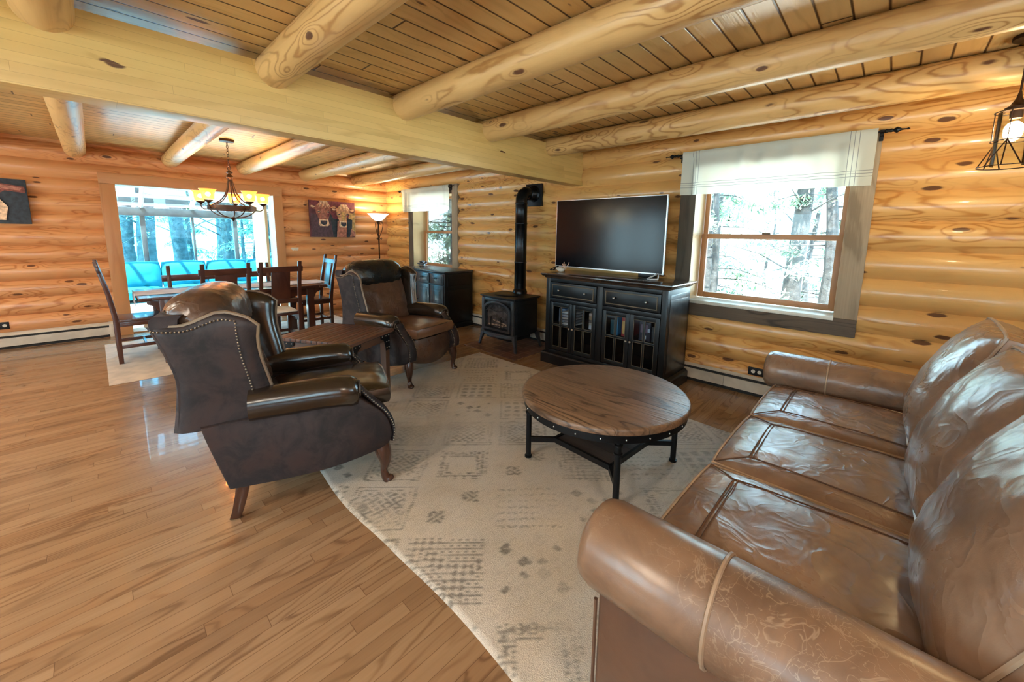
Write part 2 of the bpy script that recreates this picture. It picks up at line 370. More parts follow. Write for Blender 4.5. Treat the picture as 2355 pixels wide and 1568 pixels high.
    def build(s, name, mat, parent=None, smooth=True, angle=40, bevel=0, loc=None, seg=2, weld=False):
        me = bpy.data.meshes.new(name); me.from_pydata(s.v, [], s.f)
        for x in (mat if isinstance(mat, (list, tuple)) else [mat]): me.materials.append(x)
        me.polygons.foreach_set('material_index', s.mi)
        bm = bmesh.new(); bm.from_mesh(me)
        if weld: bmesh.ops.remove_doubles(bm, verts=bm.verts, dist=.0008)
        bmesh.ops.recalc_face_normals(bm, faces=bm.faces)
        if bevel: 
            es = [e for e in bm.edges if len(e.link_faces) == 2 and e.calc_face_angle(0) > .7]
            bmesh.ops.bevel(bm, geom=es, offset=bevel, segments=seg, profile=.6, affect='EDGES', clamp_overlap=True)
        bm.to_mesh(me); bm.free()
        if smooth:
            me.polygons.foreach_set('use_smooth', [True] * len(me.polygons)); me.set_sharp_from_angle(angle=radians(angle))
        me.update()
        o = bpy.data.objects.new(name, me); C.objects.link(o)
        if parent: o.parent = parent
        if loc: o.location = loc
        return o

def tag(o, label=None, cat=None, group=None, kind=None):
    if label: o['label'] = label
    if cat: o['category'] = cat
    if group: o['group'] = group
    if kind: o['kind'] = kind
    return o
def thing(name, label, cat, loc=(0, 0, 0), rz=0, group=None, kind=None):
    o = bpy.data.objects.new(name, None); C.objects.link(o); o.location = loc; o.rotation_euler = (0, 0, rz); o.empty_display_size = .1
    return tag(o, label, cat, group, kind)
def dup(o, parent=None):
    c = o.copy(); C.objects.link(c); c.parent = parent
    for ch in list(o.children): dup(ch, c)
    return c
def bx(a, b, name, mat, parent=None, bevel=.003): return MB().box(a, b).build(name, mat, parent, bevel=bevel)
def RX(a): return Matrix.Rotation(a, 4, 'X')
def RY(a): return Matrix.Rotation(a, 4, 'Y')
def RZ(a): return Matrix.Rotation(a, 4, 'Z')
def TR(*p): return Matrix.Translation(p)

# ================================================================== SETTING
XA, YB, XR, YF, ZC = -7.6, 4.12, 2.6, -3.2, 2.49
def logwall(name, axis, plane, lo, hi, inw, z_off, pitch, openings, mat, sag=.056, over=.3):
    """logs run along axis; plane = seam plane; inw = +-1 interior side"""
    b = MB(); h = pitch / 2; r = (h * h + sag * sag) / (2 * sag)
    zs = []; k = -1
    while z_off + k * pitch < ZC + .1:
        for i in range(12): zs.append(z_off + (k + i / 12) * pitch)
        k += 1
    for o in openings: zs += [o[2], o[3]]
    zs = sorted(set(round(z, 5) for z in zs if -.05 <= z <= ZC + .05))
    def off(z):
        d = ((z - z_off) / pitch) % 1.0; d = abs(d - .5) * pitch
        return sqrt(max(0, r * r - d * d)) - (r - sag)
    def P(t, z, back=False):
        q = plane - inw * .26 if back else plane + inw * off(z)
        return (t, q, z) if axis == 'x' else (q, t, z)
    for z0, z1 in zip(zs, zs[1:]):
        zm = (z0 + z1) / 2; cuts = [(lo, hi)]
        for o in openings:
            if o[2] < zm < o[3]:
                n = []
                for a, c in cuts:
                    if o[0] >= c or o[1] <= a: n.append((a, c)); continue
                    if o[0] > a: n.append((a, o[0]))
                    if o[1] < c: n.append((o[1], c))
                cuts = n
        for a, c in cuts:
            m = max(1, int((c - a) / 1.0)); 
            for i in range(m):
                t0, t1 = a + (c - a) * i / m, a + (c - a) * (i + 1) / m
                b.add([P(t0, z0), P(t1, z0), P(t1, z1), P(t0, z1)], [(0, 1, 2, 3)])
            b.add([P(a, z0, 1), P(c, z0, 1), P(c, z1, 1), P(a, z1, 1)], [(0, 1, 2, 3)])
    o = b.build(name, mat, angle=50, weld=True); return tag(o, kind='structure')
W1 = (-1.47, -.29, .83, 2.10); W2 = (-6.57, -5.38, .83, 2.10)
DR = (.25, 2.07, -.05, 2.01)
FW = [(-6.6, -4.6, .5, 2.15), (-3.4, -1.4, .5, 2.15), (-.3, 1.7, .5, 2.15)]
RW = [(-2.6, -.9, .6, 2.15), (1.4, 3.0, .8, 2.15)]
logwall('wall_back', 'x', YB, XA - .02, XR + .02, -1, .07, .218, [W1, W2], M['logX'])
logwall('wall_left', 'y', XA, YF, YB + .02, 1, .383 - 2 * .207, .207, [DR], M['logY'])
logwall('wall_right', 'y', XR, YF, YB, -1, .07, .218, RW, M['logY'])
logwall('wall_front', 'x', YF, XA, XR, 1, .07, .218, FW, M['logX'])
tag(MB().box((XA - .26, YF - .26, -.12), (XR + .26, YB + .26, 0)).build('floor', M['floor'], smooth=False), kind='structure')
tag(MB().box((XA - .26, YF - .26, ZC), (XR + .26, YB + .26, ZC + .15)).build('ceiling', M['ceil'], smooth=False), kind='structure')
tag(bx((-2.99, YF + .02, 2.05), (-2.83, YB - .035, 2.43), 'ceiling_beam', M['beam'], bevel=.004), 'long square laminated timber beam crossing the room under the joists', 'beam', kind='structure')
for i, y in enumerate((-2.75, -1.85, -.95, -.06, .83, 1.70, 2.58, 3.47)):
    b = MB(); n = 24; rings = []
    for k in range(46):
        x = XA + .03 + (XR - XA - .06) * k / 45; r = .097 + .0025 * noise.noise(Vector((x * 1.2, y * 5, 0)))
        rings.append([(x, y + r * cos(2 * pi * j / n) + .004 * noise.noise(Vector((x, y, 3))), 2.394 + r * sin(2 * pi * j / n)) for j in range(n)])
    b.loft(rings); o = b.build('ceiling_joist', M['joist'], angle=60)
    tag(o, 'peeled round log joist running across the plank ceiling', 'joist', 'round log ceiling joists', kind='structure')
# hearth pad
tag(bx((-4.0, 3.20, 0.0), (-3.08, 4.06, .006), 'hearth', M['hearth'], bevel=0), 'terracotta tile hearth pad under the cast iron stove', 'hearth', kind='structure')

# baseboard heaters
def heater(name, axis, a, c, plane, inw, label, seams):
    t = thing(name, label, 'heater', group=None)
    def P(poly, x0, x1, nm, mat, bev=0):
        b = MB()
        if axis == 'x': b.prism([(plane + inw * q, z) for q, z in poly], 'x', x0, x1)
        else: b.prism([(plane + inw * q, z) for q, z in poly], 'y', x0, x1)
        return b.build(nm, mat, t, bevel=bev)
    e = .055
    P([(e - .05, .20), (e, .185), (e + .022, .168), (e + .022, .158), (e - .05, .175)], a, c, 'hood', M['white'])
    P([(e - .045, .172), (e + .012, .155), (e + .012, .03), (e - .045, .03)], a + .005, c - .005, 'slot_shade', M['slot'])  # near-black filler, the slot's shade put into colour
    ss = [a] + seams + [c]
    for s0, s1 in zip(ss, ss[1:]): P([(e + .014, .132), (e + .026, .132), (e + .026, .035), (e + .014, .035)], s0 + .0015, s1 - .0015, 'front_panel', M['white'])
    P([(e - .05, .03), (e + .006, .03), (e + .006, 0.0), (e - .05, 0.0)], a + .01, c - .01, 'gap_shade', M['slot'])  # near-black strip painted for the shade in the bottom gap
    return t, P
heater('baseboard_heater', 'x', -4.92, 2.4, YB, -1, 'cream baseboard heater running behind the stove and the black console', [-3.2, -1.06, .6])
t, P = heater('baseboard_heater', 'y', -3.1, .035, XA, 1, 'cream baseboard heater on the dining wall left of the sunroom doorway', [-1.4])
P([(.0, .205), (.06, .195), (.085, .172), (.085, .0), (.0, .0)], .03, .085, 'end_cap', M['white'], .003)

# windows
def window(name, x0, x1, z0, z1, mats, label):
    t = thing(name, None, None, kind='structure'); lm, rm, am = mats
    yf = YB - .062; yi = 4.30
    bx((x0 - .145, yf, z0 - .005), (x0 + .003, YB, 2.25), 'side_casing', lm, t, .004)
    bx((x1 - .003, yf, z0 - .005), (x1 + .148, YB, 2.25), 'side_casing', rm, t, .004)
    bx((x0 + .003, yf, z1), (x1 - .003, YB, 2.25), 'head_casing', am, t, .004)
    bx((x0 - .145, yf - .004, z0 - .15), (x1 + .148, YB, z0 - .006), 'apron', am, t, .004)
    # reveals
    bx((x0 - .02, YB - .055, z0), (x0 + .004, yi + .08, z1), 'jamb', M['jamb'], t, 0)
    bx((x1 - .004, YB - .055, z0), (x1 + .02, yi + .08, z1), 'jamb', M['jamb'], t, 0)
    bx((x0, YB - .055, z1 - .004), (x1, yi + .08, z1 + .02), 'head_jamb', M['jamb'], t, 0)
    bx((x0 - .0, YB - .075, z0 - .028), (x1 + .0, yi + .08, z0 + .004), 'sill', M['plast'], t, .004)
    zm = (z0 + 2.12) / 2
    def sash(y, za, zb, f):
        s = MB(); s.box((x0 + .01, y, za), (x0 + .01 + f, y + .035, zb)); s.box((x1 - .01 - f, y, za), (x1 - .01, y + .035, zb))
        o = s.build('sash', M['sashZ'], t, bevel=.004)
        r = MB(); r.box((x0 + .01 + f, y + .001, za), (x1 - .01 - f, y + .034, za + f)); r.box((x0 + .01 + f, y + .001, zb - f * .8), (x1 - .01 - f, y + .034, zb))
        r.build('rail', M['sashX'], o, bevel=.003)
        MB().box((x0 + .01 + f, y + .015, za + f), (x1 - .01 - f, y + .019, zb - f * .8)).build('pane', M['pane'], o, smooth=False)
    sash(yi, z0 + .012, zm + .02, .055); sash(yi + .038, zm - .03, z1 - .005, .045)
    lk = MB().box(((x0 + x1) / 2 - .035, yi - .012, zm + .02), ((x0 + x1) / 2 + .035, yi + .02, zm + .034)).build('sash_lock', M['brzL'], t, bevel=.004)
    return t
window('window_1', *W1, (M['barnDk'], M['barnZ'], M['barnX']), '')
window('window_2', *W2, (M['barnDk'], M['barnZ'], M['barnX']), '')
def plainwin(name, axis, pl, o):  # unseen windows of the other two walls, added for fill daylight
    t = thing(name, None, None, kind='structure'); a, c, z0, z1 = o
    b = MB()
    def B(u0, u1, za, zb):
        if axis == 'x': b.box((u0, pl - .09, za), (u1, pl + .09, zb))
        else: b.box((pl - .09, u0, za), (pl + .09, u1, zb))
    m = (a + c) / 2; f = .07
    B(a, a + f, z0, z1); B(c - f, c, z0, z1); B(m - .03, m + .03, z0 + f, z1 - f); B(a + f, c - f, z0, z0 + f); B(a + f, c - f, z1 - f, z1)
    b.build('frame', M['pineZ'], t, bevel=.004)
    g = MB()
    if axis == 'x': g.box((a + f, pl - .003, z0 + f), (c - f, pl + .003, z1 - f))
    else: g.box((pl - .003, a + f, z0 + f), (pl + .003, c - f, z1 - f))
    g.build('pane', M['pane'], t, smooth=False)
for i, o in enumerate(FW): plainwin('window_%d' % (3 + i), 'x', YF - .1, o)
for i, o in enumerate(RW): plainwin('window_%d' % (6 + i), 'y', XR + .1, o)
def portal(loc, rot, sx, sy):
    l = bpy.data.lights.new('daylight_portal', 'AREA'); l.shape = 'RECTANGLE'; l.size = sx; l.size_y = sy; l.cycles.is_portal = True
    o = bpy.data.objects.new('daylight_portal', l); C.objects.link(o); o.location = loc; o.rotation_euler = rot
for a, c, z0, z1 in FW: portal(((a + c) / 2, YF - .3, (z0 + z1) / 2), (radians(90), 0, 0), c - a, z1 - z0)
for a, c, z0, z1 in RW: portal((XR + .3, (a + c) / 2, (z0 + z1) / 2), (radians(90), 0, radians(90)), c - a, z1 - z0)
for a, c, z0, z1 in (W1, W2): portal(((a + c) / 2, 4.45, (z0 + z1) / 2), (radians(-90), 0, 0), c - a, z1 - z0)

# doorway to the sunroom
d = thing('door_1', None, None, kind='structure')
xf = XA + .072
bx((XA, DR[0] - .145, 0), (xf, DR[0] + .003, 2.01), 'side_casing', M['pineZ'], d, .004)
bx((XA, DR[1] - .003, 0), (xf, DR[1] + .13, 2.01), 'side_casing', M['pineZ'], d, .004)
bx((XA, DR[0] - .145, 2.012), (xf, DR[1] + .13, 2.15), 'head_casing', M['pineY'], d, .004)
bx((XA - .30, DR[0] - .02, 0), (XA + .06, DR[0] + .004, 2.012), 'jamb', M['pineZ'], d, 0)
bx((XA - .25, DR[1] - .004, 0), (XA + .06, DR[1] + .02, 2.012), 'jamb', M['sunwh'], d, 0)
bx((XA - .30, DR[0], 2.008), (XA + .06, DR[1], 2.03), 'head_jamb', M['pineY'], d, 0)
bx((XA - .28, DR[0], .001), (XA + .02, DR[1], .018), 'threshold', M['pineY'], d, .003)
lf = bx((-8.62, DR[1] - .06, .03), (-7.86, DR[1] - .02, 1.99), 'door_leaf', M['jamb'], d, .004)

# sunroom
sr = thing('sunroom', None, None, kind='structure')
XS = -9.7; Y0, Y1 = -.9, 4.2
bx((XS - .1, Y0 - .1, -.12), (XA - .262, Y1 + .1, 0.0), 'sunroom_floor', M['sunfl'], sr, 0)
bx((XS - .08, Y0, 0.0), (XS + .02, Y1, .62), 'knee_wall', M['sunwh'], sr, .003)
bx((XS - .05, Y0, 1.66), (XS + .05, Y1, 1.80), 'header', M['sunfr'], sr, .004)
bx((XS - .05, Y0, .62), (XS + .04, Y1, .68), 'sill_rail', M['sunfr'], sr, .004)
ms = [-.70, -.04, .61, 1.295, 1.95, 2.6, 3.25, 3.9]
for k, y in enumerate(ms):
    wd = .035 if k % 2 == 0 else .018
    bx((XS - .04, y - wd, .68), (XS + .03, y + wd, 1.66), 'mullion', M['sunfr'], sr, .004)
    MB().tube([(XS, y, 1.80), (XA - .3, y, 2.50)], .03, 4).build('rafter', M['sunwh'], sr, smooth=False)
MB().box((XS - .005, Y0, .68), (XS + .002, Y1, 1.66)).build('pane', M['pane3'], sr, smooth=False)
MB().add([(XS, Y0, 1.83), (XS, Y1, 1.83), (XA - .28, Y1, 2.54), (XA - .28, Y0, 2.54)], [(0, 1, 2, 3)]).build('roof_pane', M['pane4'], sr, smooth=False)
for k in (.22, .62): 
    x = XS + (XA - .3 - XS) * k; z = 1.81 + .70 * k; bx((x - .02, Y0, z - .015), (x + .02, Y1, z + .015), 'purlin', M['sunwh'], sr, .003)
bx((XS - .02, Y0 - .1, 0), (XA - .27, Y0 - .04, .7), 'end_wall', M['sunwh'], sr, 0)
bx((XS - .02, Y1 + .04, 0), (XA - .27, Y1 + .1, .7), 'end_wall', M['sunwh'], sr, 0)
portal((XS + .12, 1.6, 1.25), (radians(90), 0, radians(-90)), 4.6, 1.1)
portal((-8.7, 1.6, 2.12), (0, radians(-20), 0), 1.7, 4.6)

# sunroom sofa with teal cushions
ts = thing('daybed_sofa', 'teal cushioned sofa along the sunroom windows', 'sofa', (0, 0, 0))
bx((-9.55, -.55, .0), (-8.85, 3.2, .24), 'base', M['wick'], ts, .02)
for k in range(6):
    y = -.20 + k * .64
    o = MB().pillow(.72, .62, .12, .04, .01, 10).build('seat_cushion', M['teal'], ts); o.location = (-9.16, y, .36)
    o = MB().pillow(.62, .46, .10, .07, .04, 10, wr=.012, seed=k).build('back_cushion', M['teal'], ts); o.rotation_euler = (radians(78), 0, radians(90)); o.location = (-9.44, y, .635)

# unseen ceiling lamps, added to brighten the room from behind the camera
M['dome'] = emis('opal fill dome', (1.0, .90, .76), 26)
def dome(x, y):
    t = thing('fill_lamp', 'round opal fill lamp added out of view behind the camera', 'lamp', (x, y, 0), group='added fill lamps')
    MB().lathe([(0, ZC - .001), (.19, ZC - .001), (.19, ZC - .03), (0, ZC - .03)], 32, cap=False).build('canopy', M['brz'], t)
    MB().lathe([(.175, ZC - .031), (.17, ZC - .06), (.13, ZC - .09), (.07, ZC - .105), (0, ZC - .11)], 32, cap=False).build('opal_glass', M['dome'], t)
for x, y in ((-5.5, -2.3), (-3.6, -1.4), (-1.4, -1.4), (.7, -1.4), (1.7, .4), (-1.4, -2.3)): dome(x, y)

# ------------------------------------------------------------------ outdoors
tag(MB().grid(40, 40, lambda u, v: (-45 + 60 * u, -14 + 60 * v, (-.75 + .25 * noise.noise(Vector((u * 9, v * 9, 0)))) if not (-9.9 < -45 + 60 * u < 3.2 and -4 < -14 + 60 * v < 4.6) else -.9)).build('ground', M['cyan']), kind='structure')
def leaves(b, n, cfun, size, rnd):
    for i in range(n):
        c = cfun(); a = Vector((rnd.gauss(0, 1), rnd.gauss(0, 1), rnd.gauss(0, .6))).normalized(); u = a.cross(Vector((0, 0, 1))).normalized() * size * rnd.uniform(.12, .3); a = a * size * rnd.uniform(.5, 1.2)
        b.add([c - a, c + u, c + a, c - u], [(0, 1, 2, 3)])
def conifer(seed, h, dens=1100, spread=1.5, r=.14, low=.5):
    rnd = random.Random(seed); t = thing('conifer_tree', None, 'tree')
    pts = [(.10 * sin(k * .7 + seed), .10 * cos(k * .9 + seed), h * k / 8) for k in range(9)]
    MB().tube(pts, [r * (1 - k / 9.5) for k in range(9)], 8).build('trunk', M['bark'], t)
    b = MB(); f = MB()
    for k in range(26):
        z = low + (h - low) * (k / 26); a = rnd.uniform(0, 2 * pi); L = spread * (1 - k / 30) * rnd.uniform(.6, 1.1)
        p0 = Vector((0, 0, z)); p1 = Vector((cos(a) * L, sin(a) * L, z - .18 * L)); m_ = (p0 + p1) / 2 + Vector((0, 0, .08 * L))
        b.tube([p0, m_, p1], [.016, .010, .004], 4)
        def cf(p0=p0, p1=p1, m_=m_):
            q = rnd.uniform(.25, 1.02); p = p0.lerp(p1, q); return p + Vector((rnd.gauss(0, .11 * q), rnd.gauss(0, .11 * q), rnd.gauss(-.04, .06)))
        leaves(f, dens // 26, cf, .10, rnd)
    b.build('branches', M['bark'], t)['kind'] = 'stuff'; f.build('foliage', M['needle'], t, smooth=False)['kind'] = 'stuff'; return t
def bare(seed, h, r):
    rnd = random.Random(seed); t = thing('bare_tree', None, 'tree')
    MB().tube([(.06 * sin(k + seed), .06 * cos(k * 1.3), h * k / 6) for k in range(7)], [r * (1.35 if k == 0 else 1 - k / 12) for k in range(7)], 12).build('trunk', M['bark'], t)
    b = MB(); f = MB()
    for k in range(14):
        z = rnd.uniform(1.2, h); a = rnd.uniform(0, 2 * pi); L = rnd.uniform(.6, 1.6); p0 = Vector((0, 0, z)); p1 = Vector((cos(a) * L, sin(a) * L, z + .4 * L))
        b.tube([p0, (p0 + p1) / 2 + Vector((0, 0, .1)), p1], [.02, .012, .004], 4)
        leaves(f, 24, lambda: p0.lerp(p1, rnd.uniform(.4, 1)) + Vector((rnd.gauss(0, .15), rnd.gauss(0, .15), rnd.gauss(0, .12))), .07, rnd)
    b.build('branches', M['bark'], t)['kind'] = 'stuff'; f.build('twigs', M['leaf'], t, smooth=False)['kind'] = 'stuff'; return t
cA, cB = conifer(1, 6.5, 5500, 2.0), conifer(5, 5.0, 2600, 1.5, .09, .2)
bA, bB = bare(3, 8, .17), bare(8, 7, .09)
def put(proto, used, x, y, label, group, s=1.0, rz=0):
    o = proto if not used.get(proto.name) else dup(proto); used[proto.name] = 1
    o.location = (x, y, -.75); o.rotation_euler = (0, 0, rz); o.scale = (s, s, s); tag(o, label, 'tree', group)
U = {}
put(bA, U, -1.33, 9.3, 'dark tree trunk standing upright close outside the large window', None, 1.0, 1)
for x, y, p in ((-.9, 9.2, cA), (-3.4, 10.4, cA), (-1.6, 13.5, cB), (-4.3, 14.0, cA), (-2.4, 16.5, cA), (-5.6, 17.5, cA), (-1.0, 19, cA), (-3.9, 20, cB), (-2.6, 8.3, cB)):
    put(p, U, x, y, 'feathery conifer seen through the large window by the television', 'conifers outside the large window', random.uniform(.9, 1.2), random.uniform(0, 6))
for x, y, p in ((-9.6, 7.2, cA), (-10.9, 8.3, cB), (-12.3, 9.6, cA), (-8.6, 6.7, bB), (-13.6, 12, cA), (-15.5, 11.5, cB), (-11.6, 10.6, cB)):
    put(p, U, x, y, 'conifer or slender tree seen through the small window by the floor lamp', 'trees outside the small window', random.uniform(.9, 1.2), random.uniform(0, 6))
for x, y, p, s in ((-14.6, .95, bA, 1.25), (-15.6, 1.75, bA, 1.1), (-13.6, .15, bA, .9), (-18.5, 3.5, bA, 1.2), (-16.5, 3.1, bB, 1.2), (-19.0, .8, bA, 1.1), (-21.0, 2.6, bA, 1.2), (-20.5, 5.2, bB, 1.2), (-17.3, 4.6, bA, 1.0), (-23, 1.0, bA, 1.1), (-24, 4.2, bA, 1.2)):
    put(p, U, x, y, 'tall thick-trunked tree in the woods beyond the sunroom windows', 'woodland trunks beyond the sunroom', s, random.uniform(0, 6))
for x, y, p, s in ((-14.8, 3.2, cB, .8), (-16.9, 3.9, cB, .85), (-18.8, 2.3, cA, .8), (-22.5, 5.8, cA, 1.0), (-22.0, -.2, cA, 1.0)):
    put(p, U, x, y, 'young bushy evergreen among the trunks beyond the sunroom', 'evergreens beyond the sunroom', s, random.uniform(0, 6))

# ================================================================== RUGS
def rug(name, x0, x1, y0, y1, fn, label, mat, step=.0125, th=.012, wav=0.0, rz=0):
    nx, ny = int((x1 - x0) / step), int((y1 - y0) / step); b = MB()
    def P(u, v):
        x = x0 + (x1 - x0) * u; y = y0 + (y1 - y0) * v + (wav * noise.noise(Vector((x * 1.3, 0, 0))) if v < .02 or v > .98 else 0)
        e = min(u, 1 - u, v, 1 - v); return (x, y, (th if e > .001 else .001) + .002 * noise.noise(Vector((x * 2.1, y * 2.1, 0))) * (e > .01))
    b.grid(nx, ny, P); 
    o = b.build(name, mat, angle=80); me = o.data
    if fn:
        ca = me.color_attributes.new('pattern', 'FLOAT_COLOR', 'POINT'); buf = []
        for v in me.vertices: k = fn(v.co.x, v.co.y); buf += [k, k, k, 1]
        ca.data.foreach_set('color', buf)
    return tag(o, label, 'rug')
def motif(x, y):
    """faded tribal diamonds; returns darkness 0..1"""
    P = .56; p, q = (x + y) / P + .18, (x - y) / P + .37; i, j = math.floor(p), math.floor(q); u, v = p - i - .5, q - j - .5
    k = (i * 7 + j * 13 + i * j * 3) % 7; m = max(abs(u), abs(v)); d = 0.0
    if k == 0: d = 1.0 if (.40 < m < .425 or .34 < m < .355) or (m < .30 and (int((u + 2) * 17) + int((v + 2) * 17)) % 2) else 0
    elif k == 1:
        d = 1.0 if .42 < m < .44 else 0
        if m < .38:
            a, c = ((u + .38) % .19) - .095, ((v + .38) % .19) - .095; d = .9 if max(abs(a), abs(c)) < .06 else d
    elif k == 2: d = 1.0 if m < .45 and (abs(((u + 1) % .085) - .0425) < .010 or abs(((v + 1) % .085) - .0425) < .010) else 0
    elif k == 3:
        d = 1.0 if .3 < m < .32 or (.22 < m < .235) else 0
        if .24 < m < .38 and (int((u + 2) * 30) % 2) and (int((v + 2) * 30) % 2): d = .8
    elif k == 4:
        for s_ in (-.3, -.1, .1, .3):
            if abs(u - s_) + abs(v - s_ * .9) < .085 or abs(u - s_) + abs(v + s_ * .9) < .06: d = 1.0
    elif k == 5: d = .9 if m < .42 and (int((x - y + 9) * 45) % 3 == 0) and (int((x + y + 9) * 45) % 2 == 0) else 0
    else:
        for s_ in (-.2, .2):
            if abs(u - s_) < .11 and abs(v + s_) < .11: d = 1.0 if (int((u + 2) * 26) + int((v + 2) * 26)) % 2 else .2
    return d
def rugfn(x, y):
    wx_ = x + .012 * noise.noise(Vector((x * 6, y * 6, 1))); wy_ = y + .012 * noise.noise(Vector((x * 6, y * 6, 7)))
    d = motif(wx_, wy_); f = .62 + .8 * noise.noise(Vector((x * 1.6, y * 1.6, 3))) + .4 * noise.noise(Vector((x * 9, y * 9, 5)))
    sp = max(0, noise.noise(Vector((x * 50, y * 14, 2)))) * .8; near = 1.35 if y < 1.7 and x > -2.2 else .9
    return max(0, min(1, d * max(.12, min(1, f)) * near * (1 - .4 * (noise.noise(Vector((x * 70, y * 70, 0))) > .1)) + sp * .30))
def rug_mat():
    m = NT('faded woven rug', .95, spec=.2); a = m.n('ShaderNodeAttribute', attribute_name='pattern'); v, _ = m.xyz()
    t = m.noise(v, 2.2, 3); base = m.mix(m.step(t, .35, .65), (.60, .50, .385), (.64, .56, .47))
    sp = m.noise(v, 150, 2); base = m.mix(m.step(sp, .45, .7, 0.0, .22), base, (.24, .19, .14))
    m.col(m.mix(m.ma('MULTIPLY', a.outputs['Fac'], .80), base, (.15, .135, .11))); m.bump(m.noise(v, 260, 3), .6, .006); return m.m
rug('area_rug', -3.58, -.42, .80, 3.12, rugfn, 'large faded cream and grey tribal patterned rug under the round coffee table', rug_mat(), wav=.05)
rug('area_rug', -7.05, -5.15, -.03, 2.75, None, 'plain beige rug under the dining table and its chairs', M['rugD'], step=.1)

# ================================================================== RECLINERS
def lerp(a, b, t): return a + (b - a) * t
def poly_at(pts, t):
    t = max(0, min(1, t)) * (len(pts) - 1); i = min(int(t), len(pts) - 2); f = t - i
    return tuple(lerp(a, b, f) for a, b in zip(pts[i], pts[i + 1]))
def smooth(pts, n=4):
    out = []
    for i in range(len(pts) - 1):
        p0 = pts[max(i - 1, 0)]; p1 = pts[i]; p2 = pts[i + 1]; p3 = pts[min(i + 2, len(pts) - 1)]
        for k in range(n):
            t = k / n; out.append(tuple(.5 * ((2 * b) + (-a + c) * t + (2 * a - 5 * b + 4 * c - d_) * t * t + (-a + 3 * b - 3 * c + d_) * t ** 3) for a, b, c, d_ in zip(p0, p1, p2, p3)))
    out.append(tuple(pts[-1])); return out
def nails(pts, name, parent, mat, sp=.0155, r=.0048, nrm=(1, 0, 0)):
    b = MB(); P = [Vector(p) for p in pts]; acc = 0
    for a, c in zip(P, P[1:]):
        L = (c - a).length; t = (-acc) % sp if acc else 0
        while t < L: b.ball(a.lerp(c, t / L), r, 4, sc=(1, 1, 1)); t += sp
        acc = (acc + L) % sp
    return b.build(name, mat, parent)
